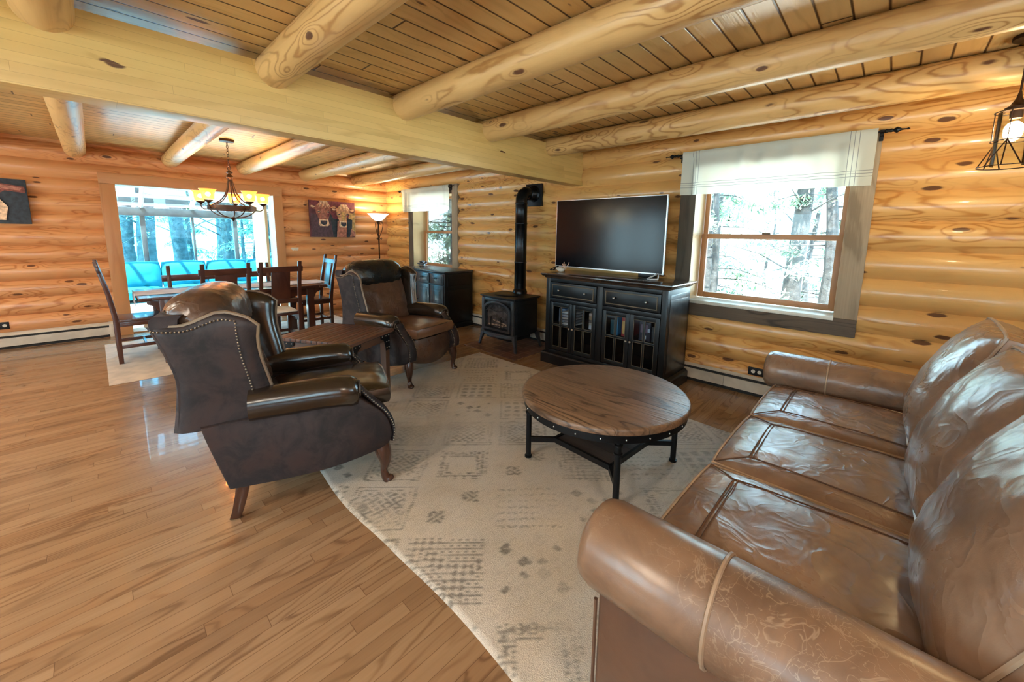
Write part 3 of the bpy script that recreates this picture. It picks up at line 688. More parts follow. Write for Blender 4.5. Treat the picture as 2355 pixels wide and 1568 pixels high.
def recliner(loc, rz, label, m_seat, m_back, m_head, m_arm):
    t = thing('wingback_recliner', label, 'armchair', loc, rz)
    # base body
    side = smooth([(-.10, .52), (-.085, .45), (-.05, .32), (-.01, .18)], 3) + smooth([(.2, .172), (.44, .180), (.66, .222), (.745, .262), (.762, .33), (.728, .43), (.655, .505), (.575, .57)], 3) + [(.3, .54), (.0, .53)]
    b = MB()
    for sg in (-1, 1):
        rings = []
        n = len(side); cy = sum(p[0] for p in side) / n; cz = sum(p[1] for p in side) / n
        for x, k in ((.265, .985), (.272, 1.0), (.350, 1.0), (.362, .992), (.368, .97)):
            rings.append([(sg * x, cy + (p[0] - cy) * k, cz + (p[1] - cz) * k) for p in side])
        b.loft(rings)
    b.box((-.27, -.04, .20), (.27, .66, .43))
    b.build('body', M['recS'], t, angle=50)
    # front skirt: bulging apron with arched lower edge
    b = MB()
    def sk(u, v):
        x = -.275 + .55 * u; bot = .175 + .055 * (2 * u - 1) ** 2; z = lerp(bot, .435, v); y = .70 + .045 * sin(pi * u) + .022 * sin(pi * v) - .01 * v
        return (x, y, z)
    b.grid(18, 8, sk); b.grid(18, 2, lambda u, v: (sk(u, 0)[0], sk(u, 0)[1] - .05 * v, sk(u, 0)[2])); b.build('front_skirt', M['recB'] if m_seat is M['recT'] else M['recS'], t, weld=True)
    # front facing scroll panels with nails
    for sg in (-1, 1):
        fp = smooth([(.585, .60), (.65, .52), (.72, .44), (.758, .345), (.752, .265)], 4); b = MB(); rings = []
        for y, z in fp: 
            w_ = .045 if z < .55 else .040
            rings.append([(sg * .318 + w_ * cos(q * pi / 4) , y + .012 * sin(q * pi / 4) + .012, z + .006 * sin(q * pi / 4)) for q in range(8)])
        b.loft(rings); b.build('front_facing', M['recS'], t)
        for dx in (-.042, .046): nails([(sg * .318 + dx, y + .016, z + .003) for y, z in fp], 'nailhead_trim', t, M['nail'], .0155, .0048)
        # arm
        b = MB(); path = [(.10, .600), (.16, .602), (.28, .604), (.40, .608), (.50, .606), (.56, .598), (.588, .590), (.596, .585)]; rr = [.97, .98, 1, 1, 1.02, 1.0, .86, .60]; rings = []
        for (y, z), q in zip(path, rr):
            ring = []
            for j in range(20):
                a = 2 * pi * j / 20; ring.append((sg * .345 + .079 * q * cos(a), y, z + (.078 if sin(a) > 0 else .088) * q * sin(a)))
            rings.append(ring)
        b.loft(rings); o = b.build('armrest', m_arm, t, angle=70)
        sp = MB(); sp.tube([(sg * .345 + (.055 - .008 * k / 4) * cos(k * .5), .598 + .0015 * (k % 2), .595 + (.055 - .008 * k / 4) * sin(k * .5)) for k in range(16)], .006, 6); sp.build('scroll_piping', M['welt'], o)
        # cabriole front leg
        b = MB(); b.tube(smooth([(sg * .315, .70, .25), (sg * .322, .715, .19), (sg * .326, .722, .13), (sg * .318, .715, .075), (sg * .320, .722, .035), (sg * .322, .735, .012)], 4),
                         [r_[0] for r_ in smooth([(.046,), (.044,), (.030,), (.020,), (.024,), (.030,)], 4)], 12, up=(1, 0, 0)); b.ball((sg * .322, .737, .02), .028, 6, sc=(1, 1.15, .72)); b.build('leg', M['legw'], t)
        b = MB(); rings = [[(sg * .31 + dx * w_, y + dy * w_, z) for dx, dy in ((-1, -1), (1, -1), (1, 1), (-1, 1))] for y, z, w_ in ((.045, .20, .030), (.03, .12, .028), (.01, .04, .025), (-.005, .0, .024))]
        b.loft(rings); b.build('leg', M['legw'], t, bevel=.004)
        # wing: closed slab between rear and front edge curves
        rear = smooth([(-.205, .50), (-.185, .64), (-.178, .76), (-.215, .90), (-.258, 1.02)], 4); front = smooth([(.235, .50), (.208, .60), (.185, .72), (.160, .84), (.155, .94), (.165, 1.03)], 4)
        def W(u, v, side_):
            ra = poly_at(rear, v); fb = poly_at(front, v); y = lerp(ra[0], fb[0], u); z = lerp(ra[1], fb[1], u)
            z += (.055 * sin(pi * min(1, u * .95)) ** 2 * (u > .3) * min(1, max(0, (u - .3) * 2.4)) - .012 * sin(pi * u * 1.6) * (u < .6)) * max(0, v - .6) / .4
            if u > .85: z -= .035 * ((u - .85) / .15) ** 2 * max(0, v - .7) / .3
            fl = .070 * max(0, v - .25) * (.25 + .75 * u)
            e = min(u * 1.0, 1 - u, (1 - v) * 1.2); th = .062 * min(1, sqrt(max(0, e) * 9 + .02)) 
            return (sg * (.352 + fl - .031 + side_ * th / 2), y, z)
        b = MB(); N = 12; b.grid(N, 16, lambda u, v: W(u, v, 1)); b.grid(N, 16, lambda u, v: W(u, v, -1), 1)
        for k in range(2):
            uu = float(k); b.grid(1, 16, lambda u, v: W(uu, v, 1 - 2 * u))
        b.grid(N, 1, lambda u, v: W(u, 1.0, 1 - 2 * v)); b.build('wing', [M['recS'], M['recA']], t, weld=True, angle=60)
        edge = [W(u / 10, 1.0, .35) for u in range(11)] + [W(1.0, 1 - v / 12, .35) for v in range(1, 12)]
        MB().tube(edge, .0085, 6).build('wing_piping', M['weltL'], t)
        nl = [W(.03 + .77 * k / 20, .93, 1.12) for k in range(21)] + [W(.80, .93 - .86 * k / 24, 1.12) for k in range(1, 25)]
        nails(nl, 'nailhead_trim', t, M['nail'])
    # outside back + inner back
    b = MB(); bk = smooth([(-.20, .50), (-.185, .64), (-.185, .76), (-.215, .90), (-.255, 1.02), (-.235, 1.06)], 3); rings = []
    for i, (y, z) in enumerate(bk):
        f = i / (len(bk) - 1); hw = .335 + .02 * f; rings.append([(x * hw, y + .10 * (1 if s_ else 0) + .012 * (abs(x) ** 4), z) for s_ in (0, 1) for x in ([-1, -.7, -.35, 0, .35, .7, 1] if not s_ else [1, .7, .35, 0, -.35, -.7, -1])])
    b.loft(rings); b.build('back', M['recS'], t, angle=60)
    o = MB().pillow(.60, .46, .06, .115, .03, 20, wr=.014, seed=3, k=.12).build('back_cushion', m_back, t); o.rotation_euler = (radians(106), 0, 0); o.location = (0, .035, .735)
    # headrest roll
    b = MB(); rings = []
    for i in range(25):
        f = i / 24; x = (f - .5) * .68; q = (1 - abs(2 * f - 1) ** 4.5) ** .5; ring = []
        for j in range(24):
            a = 2 * pi * j / 24; ry, rz_ = .150, .130; yy = cos(a) * ry * q; zz = sin(a) * rz_ * q
            if sin(a) < -.1: zz *= 1.15; yy += .05 * -sin(a)
            w_ = .007 * noise.noise(Vector((x * 14, a * 2.2, 4))) * q + .004 * sin(x * 60 + 3 * sin(a * 2)) * q * max(0, -cos(a - 2.2))
            ring.append((x, -.095 + yy * (1 + w_ * 6), 1.03 + zz * (1 + w_ * 6)))
        rings.append(ring)
    o = MB().loft(rings).build('headrest', m_head, t, angle=70)
    MB().tube([(-.285 + .57 * k / 20, -.205 - .02 * sin(pi * k / 20), 1.065 + .018 * sin(pi * k / 20)) for k in range(21)], .006, 6).build('headrest_seam', M['welt'], o)
    # seat cushion
    o = MB().pillow(.545, .66, .085, .038, .01, 18, wr=.006, seed=9, k=.16).build('seat_cushion', m_seat, t); o.location = (0, .445, .497); o.rotation_euler = (radians(1.5), 0, 0)
    per = []
    for k in range(48):
        a = 2 * pi * k / 48; c_, s_ = cos(a), sin(a); q = (abs(c_) ** 5 + abs(s_) ** 5) ** (-1 / 5); per.append((.270 * c_ * q, .328 * s_ * q, .043))
    MB().tube(per, .0055, 6, closed=True, caps=False).build('seat_piping', M['welt'], o)
    return t
recliner((-2.587, .479, .004), radians(-21.2), 'dark brown leather wingback recliner turned away, nearest the camera, by the end table', M['recA'], M['recB'], M['recB'], M['recA'])
recliner((-3.95, 2.03, .004), radians(-76), 'brown leather wingback recliner facing the room with black headrest and tan seat', M['recT'], M['recC'], M['recG'], M['recA'])

# ================================================================== SOFA
def sofa():
    t = thing('leather_sofa', 'worn tan leather three-seat sofa with rolled arms in the right foreground', 'sofa')
    Ya, Yb = .80, 3.40
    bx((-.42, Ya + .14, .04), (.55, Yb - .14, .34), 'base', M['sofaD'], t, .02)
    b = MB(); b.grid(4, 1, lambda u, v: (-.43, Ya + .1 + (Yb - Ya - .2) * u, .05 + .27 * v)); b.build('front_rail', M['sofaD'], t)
    for x in (-.36, .48):
        for y in (Ya + .16, Yb - .16): MB().tube([(x, y, .06), (x, y, .0)], [.035, .026], 10).build('leg', M['legw'], t)
    # arms
    for yc, sg, mt in ((.975, -1, 'sofaS'), (3.235, 1, 'sofa')):
        b = MB(); n = 28; rings = []
        for x, q in ((-.578, .35), (-.573, .75), (-.558, .93), (-.53, 1.0), (-.35, 1.0), (-.1, .99), (.15, .97), (.38, .95), (.60, .92)):
            R = .128 * q; ring = []
            for j in range(n):
                a = 2 * pi * j / n; w_ = 1 + .02 * noise.noise(Vector((x * 6, a * 1.5, yc)))
                ring.append((x, yc + R * 1.02 * cos(a) * w_, .535 + R * .98 * sin(a) * w_ + .012 * (x + .5)))
            rings.append(ring)
        b.loft(rings); arm = b.build('rolled_arm', M[mt], t, angle=70)
        for xs in (-.215,):
            ring = [(xs, yc + .131 * cos(2 * pi * j / 32), .538 + .127 * sin(2 * pi * j / 32)) for j in range(32)]
            MB().tube(ring, .006, 6, closed=True, caps=False, up=(1, 0, 0)).build('arm_seam', M['pipeS'], arm)
        ya, yb = (yc - .075, yc + .10) if sg < 0 else (yc - .10, yc + .075)
        b = MB(); pr = [(ya, .05), (ya - .006 * -sg * 0, .25), (ya - .0, .50), (yb, .50), (yb, .05)]
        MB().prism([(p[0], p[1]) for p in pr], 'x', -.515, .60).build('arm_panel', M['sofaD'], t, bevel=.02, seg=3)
        MB().tube([(-.52, ya + .004, .06), (-.522, ya + .004, .40)], .006, 6).build('panel_piping', M['sofaD'], t)
    # back frame with camel top
    b = MB()
    def top(y): f = (y - Ya) / (Yb - Ya); return .98 + .13 * sin(pi * f) ** .8 + .01 * sin(6 * pi * f)
    rings = []
    for k in range(33):
        y = Ya + .06 + (Yb - Ya - .12) * k / 32; h = top(y); r = []
        for x, z in ((.36, .28), (.44, .60), (.505, h - .06), (.515, h - .02), (.54, h), (.58, h), (.61, h - .02), (.62, h - .07), (.62, .6), (.60, .06), (.36, .06)): r.append((x, y, z))
        rings.append(r)
    b.loft(rings); b.build('back', M['sofaP'], t, angle=70)
    nails([(.506, Ya + .1 + (Yb - Ya - .2) * k / 60, top(Ya + .1 + (Yb - Ya - .2) * k / 60) - .035) for k in range(61)], 'nailhead_trim', t, M['nail'], .034, .010)
    # seat cushions
    for i, y in enumerate((1.455, 2.125, 2.79)):
        sx, sy = .80, .655
        pb = MB().pillow(sx, sy, .115, .045, .01, 26, wr=.007, seed=i * 5 + 2, k=.10, pw=3.0); o = pb.build('seat_cushion', M['sofa'], t, angle=60); o.location = (-.095, y, .395)
        for h in (.060, -.058): MB().tube([(x * 1.004, q * 1.004, h) for x, q in pb.rim], .0058, 6, closed=True, caps=False, up=(0, 0, 1)).build('piping', M['pipeS'], o)
        b = MB()   # stitched seam: across the cushion near its front and back along both sides
        def zt(x, y_): a, c_ = x / (sx / 2), y_ / (sy / 2); return .058 + .045 * ((1 - abs(a) ** 3) * (1 - abs(c_) ** 3)) ** .55 + .003
        for sgn in (-1, 1):
            P = [(-.385, sgn * .315)] + [(-.27 + .06 * k / 6 * 0 - .0, sgn * .22) for k in range(1)] + [(-.27 + .64 * k / 14, sgn * (.22 + .03 * k / 14)) for k in range(1, 15)]
            PP = [(lerp(P[0][0], P[1][0], k / 5), lerp(P[0][1], P[1][1], k / 5)) for k in range(5)] + P[1:]
            b.tube([(x, y_, zt(x, y_)) for x, y_ in PP], .0032, 5)
        b.tube([(-.27, -.22 + .44 * k / 12, zt(-.27, -.22 + .44 * k / 12)) for k in range(13)], .0032, 5)
        b.tube([(-.255, -.22 + .44 * k / 12, zt(-.255, -.22 + .44 * k / 12)) for k in range(13)], .0022, 5)
        b.build('seam', M['sofaD'], o)
    # back cushions
    for i, (y, dz, rz) in enumerate(((1.45, -.01, .05), (2.12, 0.0, .0), (2.80, .02, -.04))):
        pb = MB().pillow(.655, .62, .13, .10, .04, 30, wr=.007, seed=i * 7 + 11, k=.16, pw=2.4); o = pb.build('back_cushion', M['sofa'], t, angle=60)
        o.rotation_euler = (radians(68), 0, radians(-90) + rz); o.location = (.345, y, .745 + dz)
        for h in (.068, -.062): MB().tube([(x * 1.006, q * 1.006, h) for x, q in pb.rim], .0065, 6, closed=True, caps=False, up=(0, 0, 1)).build('piping', M['pipeS'], o)
    return t
sofa()

# ================================================================== COFFEE TABLE
def coffee(cx, cy):
    t = thing('coffee_table', 'round coffee table with weathered plank top on black iron legs', 'table', (cx, cy, .012))
    R = .515
    MB().lathe([(0, .425), (R - .012, .425), (R, .433), (R + .002, .455), (R - .006, .468), (R - .02, .472), (0, .472)], 72, cap=False).build('tabletop', M['cof'], t, angle=50)
    b = MB(); b.lathe([(R - .03, .385), (R - .012, .385), (R - .012, .425), (R - .03, .425), (R - .03, .385)], 72, cap=False)
    o = b.build('iron_rim', M['iron'], t); r = MB()
    for k in range(24): a = 2 * pi * k / 24; r.ball(((R - .011) * cos(a), (R - .011) * sin(a), .405), .0055, 4)
    r.build('rivets', M['chrome'], o)
    for k in range(4):
        a = radians(221.5 + 90 * k); c_, s_ = cos(a), sin(a); L = R - .045; q = .30
        b = MB(); b.tube([(L * c_, L * s_, .0), (L * c_, L * s_, .012), (L * c_, L * s_, .013), (L * c_, L * s_, .425)], [.024, .024, .0175, .0175], 14)
        for z in (.31, .36): b.lathe([(.018, -.008), (.024, -.004), (.024, .004), (.018, .008)], 14, mat=TR(L * c_, L * s_, z))
        g = b.build('leg', M['iron'], t)
        b = MB(); a2 = a + pi / 2; n = Vector((-s_, c_, 0)) * .011; p0 = Vector((q * c_, q * s_, .125)); p1 = Vector((L * c_, L * s_, .125)); u = Vector((0, 0, .016))
        b.loft([[p0 - n - u, p0 + n - u, p0 + n + u, p0 - n + u], [p1 - n - u, p1 + n - u, p1 + n + u, p1 - n + u]]); b.build('stretcher', M['iron'], t)
    cs = [(.30 * cos(radians(221.5 + 90 * k)), .30 * sin(radians(221.5 + 90 * k))) for k in range(4)]
    MB().prism([(x * .96, y * .96) for x, y in cs], 'z', .118, .132).build('lower_shelf', M['cofs'], t)
    b = MB()
    for k in range(4):
        (x0, y0), (x1, y1) = cs[k], cs[(k + 1) % 4]; p0 = Vector((x0, y0, .125)); p1 = Vector((x1, y1, .125)); d_ = (p1 - p0).normalized(); n = Vector((-d_.y, d_.x, 0)) * .009; u = Vector((0, 0, .016))
        b.loft([[p0 - n - u, p0 + n - u, p0 + n + u, p0 - n + u], [p1 - n - u, p1 + n - u, p1 + n + u, p1 - n + u]])
    b.build('shelf_frame', M['iron'], t)
coffee(-1.245, 2.12)

# ================================================================== END TABLE
def end_table():
    t = thing('end_table', 'square brown plank end table with riveted black iron corner brackets', 'table', (-3.395, 1.345, 0), radians(27.5))
    W, D, H = .36, .29, .595
    b = MB(); n = 7
    for k in range(n): b.box((-W + 2 * W * k / n + .0022, -D, H - .026), (-W + 2 * W * (k + 1) / n - .0022, D, H))
    tp = b.build('tabletop', M['end'], t, bevel=.003); bx((-W + .01, -D + .01, H - .032), (W - .01, D - .01, H - .016), 'underboard', M['slot'], tp, 0)
    b = MB(); b.box((-W + .05, -D + .035, H - .10), (W - .05, -D + .055, H - .028)); b.box((-W + .05, D - .055, H - .10), (W - .05, D - .035, H - .028))
    b.box((-W + .035, -D + .05, H - .10), (-W + .055, D - .05, H - .028)); b.box((W - .055, -D + .05, H - .10), (W - .035, D - .05, H - .028)); b.build('apron', M['endX'], t, bevel=.002)
    for sx in (-1, 1):
        for sy in (-1, 1):
            x, y = sx * (W - .06), sy * (D - .06); bx((x - .028, y - .028, 0), (x + .028, y + .028, H - .028), 'leg', M['endZ'], t, .003)
            b = MB(); xo, yo = sx * (W - .030), sy * (D - .030); pl = [(0, 0), (.13, 0), (.13, -.035), (.085, -.06), (.066, -.12), (.062, -.155), (0, -.155)]
            b.prism([(xo - sx * u, H - .030 + v) for u, v in pl], 'y', yo, yo + sy * .004); b.prism([(yo - sy * u, H - .030 + v) for u, v in pl], 'x', xo, xo + sx * .004)
            o = b.build('corner_bracket', M['iron'], t, bevel=.001); r = MB()
            for u, v in ((.018, -.02), (.06, -.02), (.11, -.02), (.018, -.075), (.05, -.075), (.018, -.13), (.048, -.13)):
                r.ball((xo - sx * u, yo + sy * .005, H - .030 + v), .0052, 4); r.ball((xo + sx * .005, yo - sy * u, H - .030 + v), .0052, 4)
            r.build('rivets', M['chrome'], o)
end_table()

# ================================================================== TV CONSOLE
def console():
    t = thing('media_console', 'worn black media console with glass doors under the television', 'cabinet')
    X0, X1, Yf, Yk, H = -2.83, -1.42, 3.455, 3.985, 1.03
    bt = M['blk']
    b = MB(); b.box((X0, Yf + .02, .12), (X0 + .03, Yk, H - .05)); b.box((X1 - .03, Yf + .02, .12), (X1, Yk, H - .05)); b.box((X0 + .03, Yk - .015, .12), (X1 - .03, Yk, H - .05))
    b.box((X0 + .03, Yf + .03, .12), (X1 - .03, Yk - .015, .15)); b.box((X0 + .03, Yf + .03, .72), (X1 - .03, Yk - .015, .74)); b.box((X0 + .03, Yf + .05, .44), (X1 - .03, Yk - .015, .455))
    xm = (X0 + X1) / 2; b.box((xm - .012, Yf + .03, .15), (xm + .012, Yk - .015, .72)); b.build('carcass', bt, t, bevel=.002)
    b = MB(); b.box((X0, Yf, .12), (X0 + .055, Yf + .022, H - .05)); b.box((X1 - .055, Yf, .12), (X1, Yf + .022, H - .05)); b.box((xm - .035, Yf, .16), (xm + .035, Yf + .022, H - .09))
    b.box((X0 + .055, Yf, H - .09), (X1 - .055, Yf + .022, H - .05)); b.box((X0 + .055, Yf, .12), (X1 - .055, Yf + .022, .16)); 
    for a, c in ((X0 + .055, xm - .035), (xm + .035, X1 - .055)): b.box((a, Yf, .715), (c, Yf + .022, .755))
    b.build('face_frame', bt, t, bevel=.002)
    rings = []
    for z, o in ((H - .055, .0), (H - .05, .012), (H - .035, .016), (H - .03, .035), (H - .018, .045), (H - .012, .05), (H, .05)):
        rings.append([(X0 - o, Yf - o, z), (X1 + o, Yf - o, z), (X1 + o, Yk + .01, z), (X0 - o, Yk + .01, z)])
    MB().loft(rings).build('top', plain('worn brown black top', (.045, .025, .016), .25, 0, .3, var=.4), t, angle=20, bevel=.0015)
    rings = [[(X0 - o, Yf - o, z), (X1 + o, Yf - o, z), (X1 + o, Yk + .005, z), (X0 - o, Yk + .005, z)] for z, o in ((0, .035), (.105, .035), (.12, .028), (.132, .005))]
    MB().loft(rings).build('plinth', bt, t, angle=20, bevel=.002)
    def frame(b, x0, x1, z0, z1, y, w_, d_):
        b.box((x0, y, z0), (x0 + w_, y + d_, z1)); b.box((x1 - w_, y, z0), (x1, y + d_, z1)); b.box((x0 + w_, y, z0), (x1 - w_, y + d_, z0 + w_)); b.box((x0 + w_, y, z1 - w_), (x1 - w_, y + d_, z1))
    for a, c in ((X0 + .062, xm - .042), (xm + .042, X1 - .062)):
        dr = bx((a, Yf - .004, .762), (c, Yf + .02, H - .097), 'drawer', bt, t, .002)
        b = MB(); frame(b, a + .028, c - .028, .782, H - .117, Yf - .014, .010, .011); b.build('drawer_molding', M['blkE'], dr, bevel=.002)
        bx((a + .037, Yf - .010, .791), (c - .037, Yf - .004, H - .126), 'drawer_panel', bt, dr, .002)
        for k in (.22, .78): MB().lathe([(.004, 0), (.004, .012), (.011, .016), (.012, .022), (.006, .028), (0, .028)], 12, mat=TR(lerp(a, c, k), Yf - .010, .85) @ RX(pi / 2)).build('knob', M['chrome'], dr)
        mid = (a + c) / 2
        for s0, s1, kx in ((a, mid - .002, -1), (mid + .002, c, 1)):
            b = MB(); z0, z1 = .166, .71; w_ = .042; frame(b, s0, s1, z0, z1, Yf + .001, w_, .02); xc = (s0 + s1) / 2; zc = .455
            b.box((xc - .009, Yf + .003, z0 + w_), (xc + .009, Yf + .018, z1 - w_)); b.box((s0 + w_, Yf + .003, zc - .009), (s1 - w_, Yf + .018, zc + .009))
            dn = b.build('door', bt, t, bevel=.0015)
            b = MB()
            for xa, xb in ((s0 + w_, xc - .009), (xc + .009, s1 - w_)):
                for za, zb in ((z0 + w_, zc - .009), (zc + .009, z1 - w_)): frame(b, xa, xb, za, zb, Yf + .0005, .003, .004)
            b.build('worn_bead', M['blkE'], dn)
            MB().box((s0 + w_, Yf + .009, z0 + w_), (s1 - w_, Yf + .012, z1 - w_)).build('pane', M['pane2'], dn, smooth=False)
            kxp = s1 - .02 if kx < 0 else s0 + .02
            MB().lathe([(.004, 0), (.004, .012), (.011, .016), (.012, .022), (.006, .028), (0, .028)], 12, mat=TR(kxp, Yf + .001, .44) @ RX(pi / 2)).build('knob', M['chrome'], dn)
    sp = MB(); sp.box((X1, Yf + .06, .19), (X1 + .004, Yk - .05, .93)); sp.build('side_panel', M['side'], t, bevel=.002)
    return X0, X1, Yf, Yk, xm
console()
def item(name, label, cat, a, c, col, group=None, rough=.6, extra=None):
    o = bx(a, c, name, plain(name + ' ' + str(len(bpy.data.materials)), col, rough), None, .003); return tag(o, label, cat, group)
def thing_box(name, label, cat, a, c, col, parts, group=None):
    t = thing(name, label, cat, ((a[0] + c[0]) / 2, (a[1] + c[1]) / 2, a[2]), group=group); L = Vector(t.location)
    bx(tuple(Vector(a) - L), tuple(Vector(c) - L), 'cover', plain(name + str(len(bpy.data.materials)), col, .5), t, .003)
    for nm, pa, pc, cl in parts: bx(tuple(Vector(pa) - L), tuple(Vector(pc) - L), nm, plain(nm + str(len(bpy.data.materials)), cl, .5), t, .0008)
zs0 = .456
# left upper shelf: folded cloths and papers
z = zs0
for k, (h, c_) in enumerate(((.032, (.62, .58, .55)), (.030, (.30, .28, .30)), (.026, (.60, .57, .54)), (.034, (.45, .43, .45)), (.030, (.68, .66, .62)))):
    o = MB().pillow(.15, .2, h * .6, h * .2, h * .2, 8, k=.1).build('folded_cloth', plain('cloth%d' % k, c_, .9)); o.location = (-2.545, 3.60, z + h / 2); z += h + .002
    tag(o, 'folded %s cloth in the stack behind the far left glass door' % ('white', 'grey', 'cream', 'mid grey', 'bright white')[k], 'cloth', 'folded cloths in the console')
z = zs0
for k, (h, c_) in enumerate(((.045, (.60, .66, .75)), (.028, (.55, .5, .45)), (.030, (.16, .12, .10)), (.040, (.38, .26, .16)), (.034, (.62, .45, .36)))):
    item('paper_stack', 'flat %s bundle stacked behind the second glass door of the console' % ('pale blue', 'grey beige', 'dark brown', 'tan', 'peach')[k], 'papers', (-2.30, 3.54, z), (-2.15, 3.74, z + h - .001), c_, 'bundles in the console', .8); z += h
item('storage_box', 'pale blue box at the left of the console shelf behind glass', 'box', (-2.75, 3.60, zs0), (-2.655, 3.72, zs0 + .16), (.25, .38, .55))
# games and books behind right doors
item('board_game_box', 'blue game box standing upright behind the third glass door', 'box', (-1.985, 3.53, zs0), (-1.945, 3.78, zs0 + .185), (.03, .16, .30))
item('board_game_box', 'dark teal game box standing left of the blue game box', 'box', (-2.035, 3.54, zs0), (-1.99, 3.76, zs0 + .15), (.02, .07, .09))
def red_book(x0, x1, lab):
    thing_box('thick_book', lab, 'book', (x0, 3.53, zs0), (x1, 3.76, zs0 + .19), (.38, .05, .045), [('title_band', (x0 + .008, 3.5285, zs0 + .03), (x1 - .008, 3.5295, zs0 + .16), (.60, .38, .12) if x0 < -1.9 else (.45, .12, .09))])
red_book(-1.905, -1.862, 'thick red book with yellow lettering band behind the third glass door'); red_book(-1.858, -1.822, 'plain red book standing right of the yellow-lettered red book')
thing_box('dvd_case', 'dark picture case with a white barcode label behind the fourth glass door', 'case', (-1.715, 3.53, zs0), (-1.60, 3.56, zs0 + .185), (.035, .03, .045),
          [('photo', (-1.70, 3.5285, zs0 + .08), (-1.625, 3.5295, zs0 + .16), (.16, .10, .14)), ('barcode_label', (-1.675, 3.5285, zs0 + .02), (-1.64, 3.5295, zs0 + .055), (.6, .6, .6)), ('title_patch', (-1.63, 3.5285, zs0 + .09), (-1.604, 3.5295, zs0 + .125), (.35, .45, .55))])
thing_box('photo_album', 'dark grey album with a yellow oval sticker behind the rightmost glass door', 'book', (-1.59, 3.54, zs0), (-1.49, 3.57, zs0 + .15), (.05, .055, .06), [('sticker', (-1.535, 3.538, zs0 + .02), (-1.495, 3.5395, zs0 + .05), (.75, .65, .05))])

# ------------------------------------------------------------------ television and things on the console
def tv():
    t = thing('television', 'large flat television with thin silver bezel standing on the black console', 'television', (-2.325, 3.83, 1.032))
    w2, z0, z1 = .68, .045, .83
    b = MB().box((-w2, 0, z0), (w2, .03, z1)).build('rear_shell', M['silv'], t, bevel=.004)
    MB().box((-w2 + .007, -.0025, z0 + .012), (w2 - .007, -.0005, z1 - .007)).build('screen', M['screen'], t, smooth=False)
    f = MB(); f.box((-w2, -.004, z0), (w2, -.0002, z0 + .012)); f.box((-w2, -.004, z1 - .007), (w2, -.0002, z1)); f.box((-w2, -.004, z0 + .012), (-w2 + .007, -.0002, z1 - .007)); f.box((w2 - .007, -.004, z0 + .012), (w2, -.0002, z1 - .007)); f.build('bezel', M['silv'], t)
    MB().box((-.30, .03, z0 + .05), (.30, .07, z0 + .42)).build('electronics_bulge', M['blk'], t, bevel=.02)
    for x, mt in ((-w2 + .045, 'blk'), (w2 - .045, 'sunwh')):
        b = MB()
        if mt == 'sunwh':
            b.tube([(x, .01, z0 + .012), (x - .05, -.14, .010), (x + .002, -.19, .010), (x + .055, -.14, .010)], .0085, 8, closed=True, caps=False); b.build('foot', M[mt], t); continue
        b = MB(); b.tube([(x, .015, z0 + .01), (x, -.10, .004)], .008, 6); b.tube([(x, .015, z0 + .01), (x + .0, .13, .004)], .008, 6); b.tube([(x - .045, -.10, .008), (x, .01, z0 + .01)], .006, 6); b.tube([(x + .045, -.10, .008), (x, .01, z0 + .01)], .006, 6); b.tube([(x - .045, -.10, .006), (x + .045, -.10, .006)], .006, 6)
        b.build('foot', M[mt], t)
tv()
o = bx((-1.93, 3.87, 1.031), (-1.76, 3.96, 1.085), 'cable_box', M['blk'], None, .006); tag(o, 'small black set-top box on the console behind the television', 'electronics')
sh = thing('seashell', 'white spiky seashell on the left end of the black console', 'shell', (-2.79, 3.66, 1.032))
b = MB(); b.ball((0, 0, .028), .030, 10, sc=(1.7, 1, .9)); 
for k in range(5): b.ball((-.05 + .022 * k, -.005, .036 + .006 * sin(k)), .014, 6, sc=(.8, 1.3, 1))
b.build('body', M['pad'], sh)
b = MB()
for k in range(12): a = k * .52; b.tube([(.045, .03, .03), (.045 + .04 * cos(a), .03 + .03 * sin(a), .085 + .02 * sin(3 * a))], [.005, .0015], 5); b.ball((.045 + .04 * cos(a), .03 + .03 * sin(a), .088 + .02 * sin(3 * a)), .006, 4)
b.build('coral_sprig', plain('pale coral', (.75, .5, .35), .8), sh)

